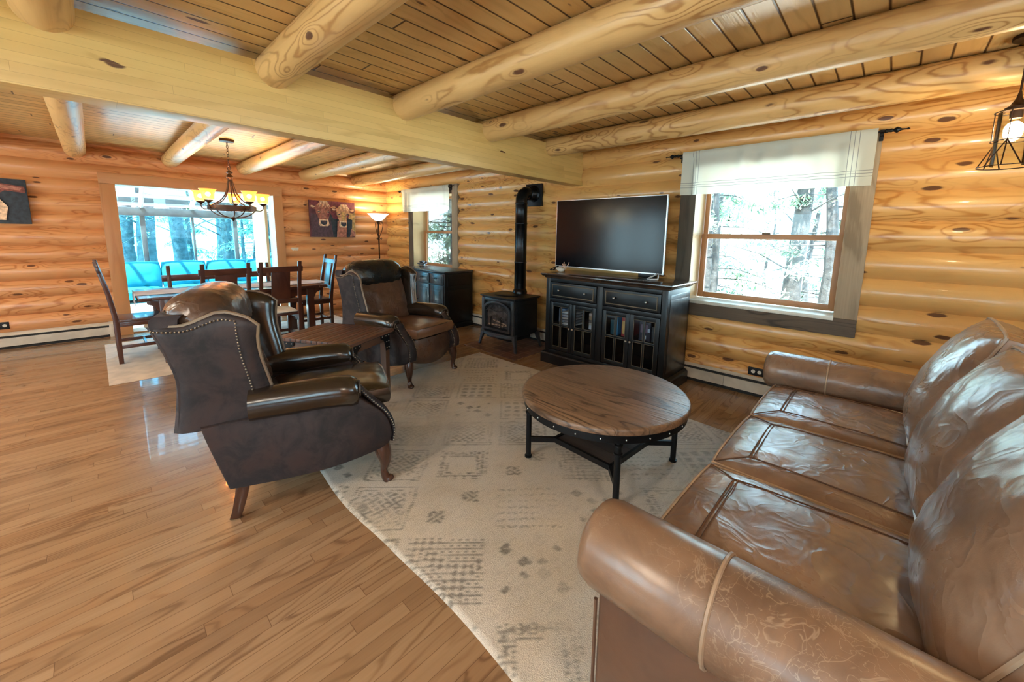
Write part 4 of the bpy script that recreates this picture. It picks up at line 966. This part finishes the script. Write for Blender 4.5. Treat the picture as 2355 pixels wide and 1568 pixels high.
# ================================================================== STOVE
def stove():
    t = thing('wood_stove', 'black cast iron gas stove with arched glass door on the tile hearth', 'stove', (-3.575, 3.63, .006))
    c, cl = M['cast'], M['castL']; W, D = .29, .21
    def bow(u, d0, k): return -d0 - k * sin(pi * u)
    # firebox body
    b = MB(); rings = []
    for z, s_ in ((.175, .94), (.19, 1.0), (.62, 1.0), (.635, .98)): rings.append([(x * W * s_, y * D * s_, z) for x, y in ((-1, -1), (1, -1), (1, 1), (-1, 1))])
    b.loft(rings); b.build('firebox', c, t, bevel=.006, angle=30)
    for sg in (-1, 1):
        pb = MB(); x = sg * W; pb.box((min(x, x + sg * .006), -D + .04, .25), (max(x, x + sg * .006), D - .04, .57)); p_ = pb.build('side_panel', c, t, bevel=.003)
    # top plate, bowed front
    b = MB(); N = 14
    for z0, z1, o in ((.637, .650, .012), (.650, .668, .032)):
        poly = [(-W - o + 2 * (W + o) * k / N, bow(k / N, D + o, .035)) for k in range(N + 1)] + [(W + o, D + o * .5), (-W - o, D + o * .5)]
        b.prism(poly, 'z', z0, z1)
    b.build('top_plate', c, t, bevel=.004, angle=30)
    MB().lathe([(0, .668), (.155, .668), (.16, .674), (.15, .680), (0, .682)], 36, mat=Matrix.Translation((-.03, -.05, 0)) @ Matrix.Diagonal((1.15, .8, 1, 1)), cap=False).build('griddle_lid', c, t)
    # front frame
    b = MB(); b.box((-W, -D - .030, .185), (-W + .05, -D, .637)); b.box((W - .05, -D - .030, .185), (W, -D, .637)); b.box((-W + .05, -D - .026, .60), (W - .05, -D, .637)); fr = b.build('front_frame', cl, t, bevel=.005)
    def arch(hw, z0, zs, rise, n=16): return [(-hw, z0)] + [(-hw * cos(pi * k / n), zs + rise * sin(pi * k / n)) for k in range(n + 1)] + [(hw, z0)]
    def ring(b, a1, a2, y0, y1):
        k = len(a1); vs = [(x, y0, z) for x, z in a1] + [(x, y0, z) for x, z in a2] + [(x, y1, z) for x, z in a1] + [(x, y1, z) for x, z in a2]; fs = []
        for i in range(k): j = (i + 1) % k; fs += [(i, j, k + j, k + i), (2 * k + i, 3 * k + i, 3 * k + j, 2 * k + j), (i, 2 * k + i, 2 * k + j, j), (k + i, k + j, 3 * k + j, 3 * k + i)]
        b.add(vs, fs)
    b = MB(); ring(b, arch(.242, .225, .50, .105), arch(.212, .255, .49, .090), -D - .048, -D - .026); dr = b.build('door', cl, t, bevel=.004)
    b = MB(); ring(b, arch(.209, .258, .488, .089), arch(.196, .27, .482, .082), -D - .036, -D - .022); b.build('door_inner_trim', c, dr, bevel=.003)
    b = MB()
    for x0, x1, x2 in ((-.16, -.10, -.055), (.055, .10, .16)): b.tube([(x0, -D - .038, .49), (x1, -D - .038, .53), (x2, -D - .038, .50)], .004, 5)
    for pts in ([(-.195, .475), (-.12, .50), (0, .478), (.12, .50), (.195, .475)], [(-.19, .50), (-.15, .545), (-.06, .525), (-.04, .56)], [(.19, .50), (.15, .545), (.06, .525), (.04, .56)]):
        b.tube([(x, -D - .038, z) for x, z in smooth(pts, 4)], .004, 5)
    b.build('door_tracery', cl, dr)
    MB().prism(arch(.212, .255, .49, .090), 'y', -D - .020, -D - .017).build('door_glass', M['pane2'], dr, smooth=False)
    MB().prism(arch(.212, .255, .49, .090), 'y', -D - .006, -D - .001).build('fire_back', plain('sooty brick', (.10, .08, .075), .8, var=.6, vs=14), t)
    rnd = random.Random(4)
    for k, (x, z, a, L, r) in enumerate(((-.02, .300, .05, .30, .026), (.04, .340, -.15, .24, .022), (.09, .295, .3, .14, .02))):
        p = [(x - L / 2 + L * i / 8, -D - .013, z + (i / 8 - .5) * L * a) for i in range(9)]; MB().tube(p, [r * rnd.uniform(.8, 1.0) * .5 for _ in p], 8).build('ceramic_log', plain('ceramic log%d' % k, (.34, .24, .18), .9, var=.7, vs=30), t)
    for x in (-.10, .085):
        b = MB(); b.tube([(x, -D - .040, .268), (x, -D - .040, .375)], .006, 6); b.tube([(x + .017 * cos(q * pi / 5), -D - .040, .392 + .017 * sin(q * pi / 5)) for q in range(10)], .005, 6, closed=True, caps=False, up=(0, 1, 0)); b.build('andiron', M['iron'], t)
    # ash lip
    b = MB(); poly = [(-W - .015 + 2 * (W + .015) * k / N, bow(k / N, D + .03, .055)) for k in range(N + 1)] + [(W + .015, -D), (-W - .015, -D)]
    b.prism(poly, 'z', .183, .205); poly2 = [(x * .96, y if y == -D else y + .014) for x, y in poly]; b.prism(poly2, 'z', .150, .183); b.build('ash_lip', cl, t, bevel=.004, angle=30)
    b = MB(); b.box((-.22, -D + .0, .11), (.22, .16, .178)); b.build('burner_tray', c, t, bevel=.01)
    for sx in (-1, 1):
        for sy in (-1, 1):
            x, y = sx * (W - .01), sy * (D - .0); q = [(x, y, .21, .030), (x + sx * .012, y + sy * .010, .14, .022), (x + sx * .040, y + sy * .022, .05, .014), (x + sx * .052, y + sy * .028, .0, .016)]
            b = MB(); b.loft([[(px - r, py - r, pz), (px + r, py - r, pz), (px + r, py + r, pz), (px - r, py + r, pz)] for px, py, pz, r in q]); b.build('leg', cl, t, bevel=.004)
    b = MB()
    for z in (.30, .52): b.tube([(W + .004, -D - .035, z - .02), (W + .004, -D - .035, z + .02)], .008, 8)
    b.build('hinge', cl, t)
stove()
def pipe():
    t = thing('stovepipe', 'black stovepipe rising from the iron stove and bending into the wall', 'pipe', (-3.575, 3.81, 0))
    r = .078; Z = 1.93
    b = MB(); b.lathe([(r + .02, .678), (r + .02, .70), (r + .006, .735), (r, .74), (r, 1.08), (r + .004, 1.085), (r + .004, 1.10), (r, 1.105), (r, 1.58), (r + .004, 1.585), (r + .004, 1.60), (r, 1.605), (r, 1.84), (r + .004, 1.845), (r + .004, 1.86), (r, 1.865)], 28); b.build('upright_pipe', M['pipe'], t)
    pts = [(0, 0, 1.86), (0, 0, 1.905), (0, .032, 1.965), (0, .075, 1.99), (0, .12, 1.99)]
    MB().tube(pts, [r, r, r * 1.02, r, r], 24, up=(1, 0, 0)).build('elbow', M['pipe'], t, angle=25)
    b = MB(); b.lathe([(r, 0), (r + .008, .004)] + sum([[(r + .008, .012 * k + .006), (r + .001, .012 * k + .010)] for k in range(8)], []) + [(r + .03, .105), (r + .03, .115)], 28, mat=TR(0, .12, 1.99) @ RX(-pi / 2)); b.build('flex_collar', M['pipe'], t)
    bx((-.14, .232, 1.83), (.14, .262, 2.12), 'wall_plate', M['iron'], t, .003)
    b = MB(); b.tube([(.0 + .35 * k / 20, .225, .5 + .05 * sin(k / 3)) for k in range(1)] + [(0, .22, .5)], .003, 4)
pipe()

# ================================================================== SIDEBOARD
def sideboard():
    t = thing('sideboard', 'distressed black sideboard with drawers and panel doors under the small window', 'cabinet')
    X0, X1, Yf, Yk, H = -5.96, -4.82, 3.50, 4.03, .885; f = M['side']; bt = M['blk']
    bx((X0, Yf, .06), (X1, Yk, H - .03), 'carcass', bt, t, .003)
    rings = [[(X0 - o, Yf - o, z), (X1 + o, Yf - o, z), (X1 + o, Yk, z), (X0 - o, Yk, z)] for z, o in ((H - .035, .0), (H - .028, .018), (H - .02, .026), (H, .026))]
    MB().loft(rings).build('top', f, t, angle=20, bevel=.002)
    bx((X0 - .01, Yf - .012, 0), (X1 + .012, Yk, .075), 'plinth', bt, t, .004)
    n = 3; w_ = (X1 - X0 - .04) / n
    for k in range(n):
        a = X0 + .02 + k * w_ + .012; c = a + w_ - .024
        dr = bx((a, Yf - .014, .685), (c, Yf, H - .05), 'drawer', f, t, .004)
        bx((a + .028, Yf - .018, .713), (c - .028, Yf - .012, H - .078), 'drawer_field', f, dr, .003)
        MB().tube([(lerp(a, c, .5) + .03 * cos(q * pi / 8), Yf - .030 - .008 * sin(q * pi / 8), .765 + .012 * sin(q * pi / 8)) for q in range(9)], .007, 6).build('cup_pull', M['iron'], dr)
        do = bx((a, Yf - .012, .10), (c, Yf, .665), 'door', f, t, .004)
        g = MB(); q = .055
        for x0, x1, z0, z1 in ((a + q, a + q + .008, .155, .61), (c - q - .008, c - q, .155, .61), (a + q + .008, c - q - .008, .155, .163), (a + q + .008, c - q - .008, .602, .61)): g.box((x0, Yf - .0135, z0), (x1, Yf - .010, z1))
        g.build('panel_groove', bt, do); bx((a + q + .025, Yf - .018, .185), (c - q - .025, Yf - .010, .58), 'raised_panel', f, do, .006)
        MB().lathe([(.004, 0), (.004, .012), (.011, .016), (.012, .022), (0, .028)], 12, mat=TR(a + .02 if k % 2 else c - .02, Yf - .012, .40) @ RX(pi / 2)).build('knob', M['iron'], do)
    for z0, z1 in ((.10, .60), (.655, .83)): bx((X1, Yf + .05, z0), (X1 + .006, Yk - .05, z1), 'side_panel', bt, t, .004)
sideboard()
o = thing('ornament', 'small dark glass and silver ornament on the sideboard', 'ornament', (-6.5 + .62, 3.80, .887))
MB().lathe([(.05, 0), (.06, .01), (.03, .02), (.085, .045), (.09, .055), (.0, .05)], 16, cap=False).build('dish', M['silv'], o)
b = MB(); rnd = random.Random(2)
for k in range(9): b.ball((rnd.uniform(-.05, .05), rnd.uniform(-.05, .05), .065 + rnd.uniform(0, .015)), .018, 6)
b.build('pebbles', plain('dark pebbles', (.05, .06, .08), .15, .5), o)

# ================================================================== FLOOR LAMP
def floor_lamp():
    t = thing('floor_lamp', 'bronze floor lamp with frosted glass bowl glowing in the room corner', 'lamp', (-7.22, 3.72, 0))
    m = M['brz']
    MB().lathe([(0, 0), (.14, 0), (.145, .012), (.13, .022), (.06, .035), (.02, .06), (.014, .08)], 24, cap=False).build('base', m, t)
    MB().lathe([(.013, .07), (.013, 1.30), (.02, 1.31), (.013, 1.33), (.013, 1.62), (.022, 1.64), (.03, 1.655), (.02, 1.66)], 14).build('pole', m, t)
    for a in range(3):
        ca, sa = cos(a * 2.094 + .9), sin(a * 2.094 + .9)
        p = smooth([(.03, 1.60), (.018, 1.622), (.032, 1.645), (.065, 1.64), (.082, 1.59), (.06, 1.48), (.02, 1.38), (.017, 1.34), (.045, 1.315), (.055, 1.335), (.042, 1.345)], 5)
        MB().tube([(r * ca, r * sa, z) for r, z in p], .006, 6).build('scroll', m, t)
    prof = [(.03, 1.66), (.07, 1.675), (.11, 1.71), (.145, 1.755), (.175, 1.78), (.195, 1.788), (.192, 1.792), (.17, 1.785), (.14, 1.762), (.105, 1.718), (.066, 1.683), (0, 1.672)]
    MB().lathe(prof, 32, cap=False).build('glass_bowl', M['bowlg'], t)
    MB().ball((0, 0, 1.75), .035, 8).build('bulb', M['bulb'], t)
floor_lamp()

# ================================================================== CHANDELIER
def chandelier():
    t = thing('chandelier', 'bronze ring chandelier with five glowing amber shades over the dining table', 'chandelier', (-5.84, 1.165, 0), radians(20))
    m = M['brz']
    MB().lathe([(0, 2.488), (.072, 2.488), (.075, 2.48), (.07, 2.462), (.015, 2.458), (0, 2.452)], 24, cap=False).build('canopy', m, t)
    b = MB()
    for k in range(8):
        z = 2.44 - k * .033; a = RZ(pi / 2 * (k % 2))
        b.tube([(.010 * cos(q * pi / 5), 0, z + .021 * sin(q * pi / 5)) for q in range(10)], .0028, 5, closed=True, caps=False, mat=a, up=(0, 1, 0))
    b.tube([(.028 * cos(q * pi / 8), 0, 2.165 + .028 * sin(q * pi / 8)) for q in range(16)], .004, 6, closed=True, caps=False, up=(0, 1, 0)); b.build('chain', m, t)
    MB().lathe([(0, 2.14), (.018, 2.135), (.035, 2.115), (.014, 2.10), (.030, 2.08), (.036, 2.06), (.026, 2.045), (.026, 2.03), (0, 2.03)], 16, cap=False).build('hub', m, t)
    R = .235; Zr = 1.70
    MB().lathe([(R - .006, Zr - .026), (R + .006, Zr - .026), (R + .006, Zr + .026), (R - .006, Zr + .026), (R - .006, Zr - .026)], 48, cap=False).build('ring', m, t)
    for k in range(5):
        a = RZ(2 * pi * k / 5)
        st = MB(); pts = smooth([(.016, 0, 2.04), (.03, 0, 1.97), (.055, 0, 1.88), (.12, 0, 1.79), (R, 0, 1.725)], 5)
        st.tube([a @ Vector(p) for p in pts], .007, 6); st.build('stay', M['brzL'], t)
        b = MB(); pts = smooth([(0, 0, 1.585), (.06, 0, 1.59), (.15, 0, 1.615), (.21, 0, 1.655), (R + .004, 0, 1.69)], 5); b.tube([a @ Vector(p) for p in pts], .006, 6)
        pts = smooth([(R, 0, 1.70), (R + .02, 0, 1.685), (R + .06, 0, 1.685), (R + .085, 0, 1.71), (R + .088, 0, 1.745)], 5); b.tube([a @ Vector(p) for p in pts], .006, 6)
        b.lathe([(.008, 1.74), (.016, 1.748), (.040, 1.765), (.044, 1.775), (0, 1.776)], 16, mat=a @ TR(R + .088, 0, 0), cap=False); b.build('arm', m, t)
        s_ = MB().lathe([(.040, 1.776), (.046, 1.79), (.050, 1.82), (.052, 1.85), (.060, 1.872), (.068, 1.88), (.064, 1.881), (.054, 1.87), (.048, 1.85), (.045, 1.82), (.040, 1.79)], 20, mat=a @ TR(R + .088, 0, 0) @ Matrix.Translation((0, 0, 1.776)) @ Matrix.Diagonal((1.22, 1.22, 1.1, 1)) @ Matrix.Translation((0, 0, -1.776)), cap=False).build('glass_shade', M['shadeg'], t)
        MB().ball(tuple(a @ Vector((R + .088, 0, 1.835))), .024, 6).build('bulb', M['bulb'], s_)
    MB().lathe([(.0, 1.545), (.012, 1.56), (.024, 1.578), (.02, 1.595), (0, 1.60)], 14, cap=False).build('finial', m, t)
chandelier()

# ================================================================== PENDANTS
def pendant(loc, label, group=None):
    t = thing('pendant_lamp', label, 'lamp', loc, radians(12), group); m = M['brz']; h = ZC
    MB().lathe([(0, ZC - .001), (.06, ZC - .001), (.06, ZC - .018), (.012, ZC - .03), (0, ZC - .03)], 20, cap=False).build('canopy', m, t)
    MB().tube([(0, 0, ZC - .02), (0, 0, 2.19)], .0045, 8).build('cord', m, t)
    MB().lathe([(.006, 2.22), (.011, 2.19), (.024, 2.165), (.028, 2.155), (.045, 2.145), (.045, 2.13), (.024, 2.128), (.022, 2.09), (0, 2.09)], 20, cap=False).build('socket', m, t)
    MB().ball((0, 0, 2.035), .035, 8, sc=(1, 1, 1.2)).build('bulb', M['bulbP'], t)
    MB().lathe([(.062, 1.855), (.062, 2.125), (.060, 2.125), (.060, 1.855)], 24, cap=False).build('glass_cylinder', M['pane'], t, angle=60)
    b = MB()
    rs = [(.075, 2.125), (.073, 1.98), (.108, 1.85)]
    for r, z in rs: b.tube([(r * cos(2 * pi * k / 28), r * sin(2 * pi * k / 28), z) for k in range(28)], .0028, 5, closed=True, caps=False)
    for k in range(6):
        a = 2 * pi * k / 6; P = lambda r, z, q=0: (r * cos(a + q), r * sin(a + q), z)
        b.tube([P(.03, 2.14), P(.075, 2.125)], .0028, 5); b.tube([P(.075, 2.125), P(.073, 1.98)], .0024, 5)
        if k % 2 == 0:
            for q in (-.62, 0, .62): b.tube([P(.073, 1.98), P(.108, 1.85, q)], .003, 5)
    b.build('wire_cage', m, t)
pendant((.392, 3.30, 0), 'wire cage pendant lamp hanging at the right by the log wall')
for x, y in ((-6.3, -2.4), (-5.6, -2.4)): pendant((x, y, 0), 'wire cage pendant lamp of the kitchen side, behind the photographer', 'kitchen pendants')

# ================================================================== CANVASES
def canvas(name, y0, y1, z0, z1, polys, label, bg):
    t = thing(name, label, 'painting', (XA + .068, (y0 + y1) / 2, (z0 + z1) / 2)); W, H = (y1 - y0), (z1 - z0)
    b = MB(); mats = [plain(name + ' ground', bg, .7, var=.5, vs=6)]; b.box((0, -W / 2, -H / 2), (.032, W / 2, H / 2)); cols = {}
    def clip(P):
        for ax, lim, sg in ((0, 0, 1), (0, 1, -1), (1, 0, 1), (1, 1, -1)):
            Q = []
            for a, c_ in zip(P, P[1:] + P[:1]):
                ia, ic = sg * (a[ax] - lim) >= 0, sg * (c_[ax] - lim) >= 0
                if ia: Q.append(a)
                if ia != ic: f = (lim - a[ax]) / (c_[ax] - a[ax]); Q.append(tuple(lerp(x_, y_, f) for x_, y_ in zip(a, c_)))
            P = Q
            if len(P) < 3: return None
        return P
    for i, (c, pts) in enumerate(polys):
        pts = clip(list(pts))
        if not pts: continue
        if c not in cols: cols[c] = len(mats); mats.append(plain('paint %d' % len(bpy.data.materials), c, .6, var=.35, vs=25))
        x = .0325 + i * .0004; pp = [(x, (u - .5) * W, (.5 - v) * H) for u, v in pts]
        b.add(pp, [tuple(range(len(pp)))], cols[c])
    b.build('canvas', mats, t, smooth=False)
def ell(cu, cv, ru, rv, n=14, rot=0): return [(cu + ru * cos(a) * cos(rot) - rv * sin(a) * sin(rot), cv + ru * cos(a) * sin(rot) + rv * sin(a) * cos(rot)) for a in [2 * pi * k / n for k in range(n)]]
BR, LB, CR, PU, NV, TN, MG, GD = (.20, .055, .04), (.42, .17, .12), (.78, .52, .34), (.09, .045, .06), (.022, .032, .045), (.62, .33, .18), (.17, .03, .045), (.60, .38, .14)
def cow(cu, cv, s, face, hi, neck):
    P = []
    def q(pts): return [(cu + u * s, cv + v * s) for u, v in pts]
    P.append((neck, q([(-.24, .35), (.24, .30), (.34, 1.25), (-.30, 1.25)])))
    P.append((BR, q([(-.22, -.20), (-.42, -.30), (-.50, -.20), (-.40, -.08), (-.22, -.08)]))); P.append((CR, q([(-.25, -.20), (-.41, -.26), (-.45, -.20), (-.36, -.15)])))
    P.append((BR, q([(.22, -.20), (.44, -.32), (.52, -.18), (.40, -.05), (.22, -.08)]))); P.append((TN, q([(.26, -.20), (.42, -.27), (.46, -.18), (.36, -.12)])))
    P.append((face, q([(-.27, -.25), (-.12, -.42), (.12, -.42), (.27, -.25), (.26, .05), (.17, .35), (.12, .50), (-.12, .50), (-.17, .35), (-.27, .05)])))
    P.append((hi, q([(-.08, -.10), (.06, -.10), (.08, .30), (-.06, .32)])))
    P.append((MG, q([(.17, -.05), (.25, .02), (.15, .33), (.13, .15)]))); P.append((CR, q([(-.16, .36), (.16, .36), (.20, .62), (.12, .68), (-.14, .68), (-.19, .60)])))
    P.append((NV, q([(-.11, .42), (.11, .42), (.10, .58), (.0, .64), (-.10, .57)]))); P.append((PU, q([(-.06, .45), (.06, .45), (.05, .52), (-.05, .52)])))
    for sx in (-1, 1): P.append((CR, q([(sx * .20, -.02), (sx * .10, .0), (sx * .17, .10)]))); P.append((NV, q(ell(sx * .165, .025, .045, .030, 8))))
    for k in range(9):
        a = -.22 + .055 * k; P.append((CR if k % 3 else TN, q([(a * .5, -.48), (a * .5 + .03, -.48), (a + .03, -.24 + .06 * (k % 2)), (a, -.22 + .06 * (k % 2))])))
        if k % 2: P.append((BR, q([(a * .6 + .03, -.40), (a * .6 + .038, -.40), (a + .05, -.2)])))
    return P
two = [(MG, [(0, 0), (1, 0), (1, .18), (.5, .25), (0, .1)]), (GD, [(.86, .2), (1, .2), (1, 1), (.94, .95), (.86, .5)]), (NV, [(.36, .35), (.66, .35), (.66, 1), (.34, 1)]), (MG, [(.42, .28), (.60, .28), (.62, .50), (.50, .48)]), (PU, [(.02, .35), (.18, .4), (.2, 1), (.02, 1)])]
two += cow(.29, .29, .60, (.34, .12, .08), LB, PU) + cow(.72, .34, .56, TN, GD, LB) + [(NV, [(.80, .45), (.92, .5), (.90, .8), (.84, 1), (.78, 1)]), (LB, [(.88, .75), (.98, .85), (.98, .98), (.86, .98)])]
canvas('cow_painting', 2.60, 3.40, 1.345, 1.985, two, 'square canvas painting of two brown cow faces by the floor lamp', (.10, .03, .04))
one = [(NV, [(0, 0), (1, 0), (1, 1), (0, 1)])] + cow(.36, .38, .85, TN, CR, LB) + [(BR, [(.70, .10), (.98, .16), (.98, .30), (.74, .26)]), (CR, [(.55, .30), (.68, .40), (.78, .62), (.74, .92), (.50, .92), (.55, .6)]), (LB, [(.72, .13), (.95, .19), (.93, .25), (.74, .22)]), (MG, [(.60, .40), (.66, .42), (.64, .70), (.60, .60)])]
canvas('cow_painting', -1.18, -.483, 1.47, 1.98, one, 'dark canvas painting of one pale cow at the left edge of the log wall', (.035, .03, .05))

# ================================================================== SWITCH / OUTLETS
def plate(name, label, cat, axis, p, w_, h_, mat, holes, hm):
    t = thing(name, label, cat, p); 
    if axis == 'x': bx((0, -w_ / 2, -h_ / 2), (.008, w_ / 2, h_ / 2), 'plate', mat, t, .002)
    else: bx((-w_ / 2, -.008, -h_ / 2), (w_ / 2, 0, h_ / 2), 'plate', mat, t, .002)
    for k in holes:
        R_ = RY(pi / 2) if axis == 'x' else RX(pi / 2); L = TR(.008, k, 0) if axis == 'x' else TR(k, -.008, 0)
        MB().lathe([(0, 0), (.017, 0), (.017, .003), (0, .004)], 18, mat=L @ R_, cap=False).build('socket' if cat == 'outlet' else 'toggle', hm, t)
plate('light_switch', 'cream light switch plate right of the sunroom doorway', 'switch', 'x', (XA + .045, 2.35, 1.125), .115, .075, M['plast'], (-.03, 0, .03), M['plast'])
plate('power_outlet', 'black outlet plate low on the log wall left of the doorway', 'outlet', 'x', (XA + .05, -.835, .283), .12, .085, M['blk'], (-.025, .025), M['plast'])
plate('power_outlet', 'black outlet plate with cream sockets above the heater beside the sofa', 'outlet', 'y', (-.795, YB - .05, .232), .135, .075, M['blk'], (-.026, .026), M['plast'])

# ================================================================== VALANCES
def valance(name, x0, x1, z0, z1, rx0, rx1, label, rlabel, seed):
    y = YB - .105; m = curtain_mat(x0, x1, z0, name + ' cloth')
    b = MB(); N = int((x1 - x0) * 90)
    def P(u, v, k=0):
        x = x0 + (x1 - x0) * u; z = lerp(z0, z1, v); a = .010 + .008 * (1 - v)
        f = a * (noise.noise(Vector((x * 9 + seed, 0, v * .6))) * 1.4 + .5 * sin(x * 34 + 3 * noise.noise(Vector((x * 3, seed, 0)))))
        if v > .86: f = .4 * f + .012 * math.sqrt(max(0, 1 - ((v - .93) / .07) ** 2))
        return (x, y - f - .004, z)
    b.grid(N, 24, P); o = b.build('window_valance', m, angle=80); tag(o, label, 'curtain')
    t = thing('curtain_rod', rlabel, 'curtain rod', (0, y, z1 - .028))
    MB().tube([(rx0 + .13, 0, 0), (rx1 - .13, 0, 0)], .008, 8).build('rod', M['iron'], t)
    for s_, xe in ((-1, rx0), (1, rx1)):
        pr = [(.008, -.14), (.016, -.13), (.010, -.115), (.014, -.10), (.010, -.09), (.022, -.07), (.006, -.045), (.004, -.02), (.008, -.012), (.0, .0)]
        MB().lathe(pr, 12, mat=TR(xe, 0, 0) @ RY(s_ * pi / 2)).build('finial', M['iron'], t)
        xb = (x0 - .02) if s_ < 0 else (x1 + .02); b = MB(); b.box((xb - .008, -.005, -.03), (xb + .008, .045, -.018)); b.box((xb - .012, .036, -.06), (xb + .012, .042, .02)); b.build('bracket', M['iron'], t)
valance('main', -1.60, -.17, 1.865, 2.275, -1.78, .002, 'wide cream valance with grey stripes over the large window', 'black iron curtain rod with spear finials over the large window', 1)
valance('small', -6.85, -5.40, 1.83, 2.24, -7.0, -5.26, 'cream valance hanging over the small window by the floor lamp', 'black iron curtain rod with spear finials over the small window', 5)

# ================================================================== DINING SET
def dining_table():
    t = thing('dining_table', 'long dark oak trestle dining table below the chandelier', 'table', (-5.99, 1.17, .012)); X, Y, H = .455, .925, .725
    b = MB()
    for k in range(4): b.box((-X + .02 + k * (2 * X - .04) / 4, -Y, H - .032), (-X + .02 + (k + 1) * (2 * X - .04) / 4 - .002, Y, H))
    b.build('tabletop', M['dkY'], t, bevel=.004)
    for s_ in (-1, 1): bx((-X, s_ * (Y - .05) - .05, H - .034), (X, s_ * (Y - .05) + .05, H + .001), 'breadboard_end', M['dkX'], t, .003)
    for s_ in (-1, 1):
        bx((-X + .09, s_ * (Y - .22) - .012, H - .13), (X - .09, s_ * (Y - .22) + .012, H - .034), 'end_apron', M['dkX'], t, .002)
        bx((s_ * (X - .10) - .012, -Y + .23, H - .13), (s_ * (X - .10) + .012, Y - .23, H - .034), 'side_apron', M['dkY'], t, .002)
        for q in (-1, 1):
            x, y = s_ * (X - .09), q * (Y - .20); bx((x - .04, y - .04, 0), (x + .04, y + .04, H - .034), 'leg', M['dkZ'], t, .004)
            MB().prism([(y + q * .04, H - .034), (y + q * .13, H - .034), (y + q * .13, H - .075), (y + q * .075, H - .10), (y + q * .04, H - .17)], 'x', x - .03, x + .03).build('corbel', M['dkZ'], t, bevel=.003)
    return t
dining_table()
b = MB(); y0, y1 = .17, 2.06; zt = .742
def run(u, v):
    x = -6.20 + .44 * u; s_ = lerp(-.12, 1.83 + .12, v); y = .245 + s_; z = zt
    if y < .24: z = zt - (.24 - y) * 1.0; y = .235
    return (x, y, z + .003 * noise.noise(Vector((x * 8, s_ * 5, 0))) * (z == zt))
b.grid(16, 90, run); o = b.build('table_runner', M['linen'], angle=80); tag(o, 'pale woven runner lying along the dark dining table', 'table runner')
def dining_chair():
    t = thing('dining_chair', '-', 'chair'); W = .195; m, mx = M['dkZ'], M['dkX']
    for s_ in (-1, 1):
        b = MB(); b.loft([[(s_ * W + dx * .018, y + dy * q, z) for dx, dy in ((-1, -1), (1, -1), (1, 1), (-1, 1))] for y, z, q in ((.0, 0, .019), (.0, .25, .021), (.0, .46, .022), (-.035, .75, .019), (-.10, 1.09, .015))])
        b.build('leg', m, t, bevel=.003); bx((s_ * W - .02, .385, 0), (s_ * W + .02, .425, .43), 'leg', m, t, .003)
        bx((s_ * W - .012, .02, .395), (s_ * W + .012, .39, .445), 'seat_rail', M['dkY'], t, .002)
        bx((s_ * W - .010, .02, .16), (s_ * W + .010, .39, .195), 'stretcher', M['dkY'], t, .002)
    bx((-W + .018, -.012, .13), (W - .018, .010, .165), 'stretcher', mx, t, .002)
    bx((-W + .018, .20, .165), (W - .018, .22, .19), 'stretcher', mx, t, .002); bx((-W + .018, .395, .17), (W - .018, .415, .205), 'stretcher', mx, t, .002)
    bx((-W - .025, .015, .445), (W + .025, .445, .470), 'seat', M['dkX'], t, .006)
    def R_(z0, z1, x0, x1, nm, mt, th=.012):
        f = lambda z: -.035 * max(0, (z - .46)) / .29 if z < .75 else -.035 - .065 * (z - .75) / .34
        b = MB(); b.loft([[(x0, f(z) - th, z), (x1, f(z) - th, z), (x1, f(z) + th, z), (x0, f(z) + th, z)] for z in (z0, (z0 + z1) / 2, z1)]); b.build(nm, mt, t, bevel=.003)
    R_(.970, 1.032, -W - .032, W + .032, 'crest_rail', mx, .014); R_(.60, .65, -W + .015, W - .015, 'lower_back_rail', mx)
    for k in range(1): R_(.65, .975, -.095, .095, 'back_splat', M['dkZ'], .008)
    g = MB()
    for s_ in (-1, 1):
        for x in (-.12, .12): pass
    return t
DC = dining_chair(); first = True
for x, y, rz, lab in ((-5.13, .905, 90, 'dark oak dining chair at the near side, left of the pair, behind the recliner'), (-5.13, 1.41, 90, 'dark oak dining chair with a cream seat pad, back to the room'),
                  (-6.08, .08, 0, 'dark oak dining chair at the left end of the table, in profile'), (-6.17, 2.30, 180, 'dark oak dining chair at the right end of the table under the cow painting')):
    o = DC if first else dup(DC); first = False; o.location = (x, y, .012); o.rotation_euler = (0, 0, radians(rz)); tag(o, lab, 'chair', 'dining chairs around the dark table')
o = MB().pillow(.38, .37, .022, .016, .004, 12, wr=.004, seed=2).build('seat_pad', M['pad']); o.location = (-5.36, 1.41, .497); tag(o, 'cream seat pad on the near side dining chair', 'cushion')

def bench():
    t = thing('dining_bench', 'long dark oak bench with a low back rail on the sunroom side of the table', 'bench', (-6.72, 1.16, .012)); L = .60
    for s_ in (-1, 1):
        b = MB(); b.loft([[(x + dx * .02, s_ * (L - .05) + dy * .02, z) for dx, dy in ((-1, -1), (1, -1), (1, 1), (-1, 1))] for x, z in ((-.0, 0), (0, .46), (-.03, .72), (-.05, .965))]); b.build('leg', M['dkZ'], t, bevel=.003)
        bx((.33, s_ * (L - .05) - .02, 0), (.37, s_ * (L - .05) + .02, .43), 'leg', M['dkZ'], t, .003)
        bx((.02, s_ * (L - .05) - .012, .38), (.33, s_ * (L - .05) + .012, .43), 'seat_rail', M['dkX'], t, .002)
        bx((.02, s_ * (L - .05) - .012, .14), (.33, s_ * (L - .05) + .012, .18), 'stretcher', M['dkX'], t, .002)
    bx((-.02, -L, .432), (.40, L, .458), 'seat', M['dkY'], t, .005)
    bx((-.066, -L - .02, .765), (-.028, L + .02, .845), 'back_rail', M['dkY'], t, .004); bx((-.04, -L + .06, .56), (-.01, L - .06, .60), 'lower_rail', M['dkY'], t, .003)
    bx((.34, -L + .06, .36), (.36, L - .06, .43), 'front_apron', M['dkY'], t, .003)
bench()
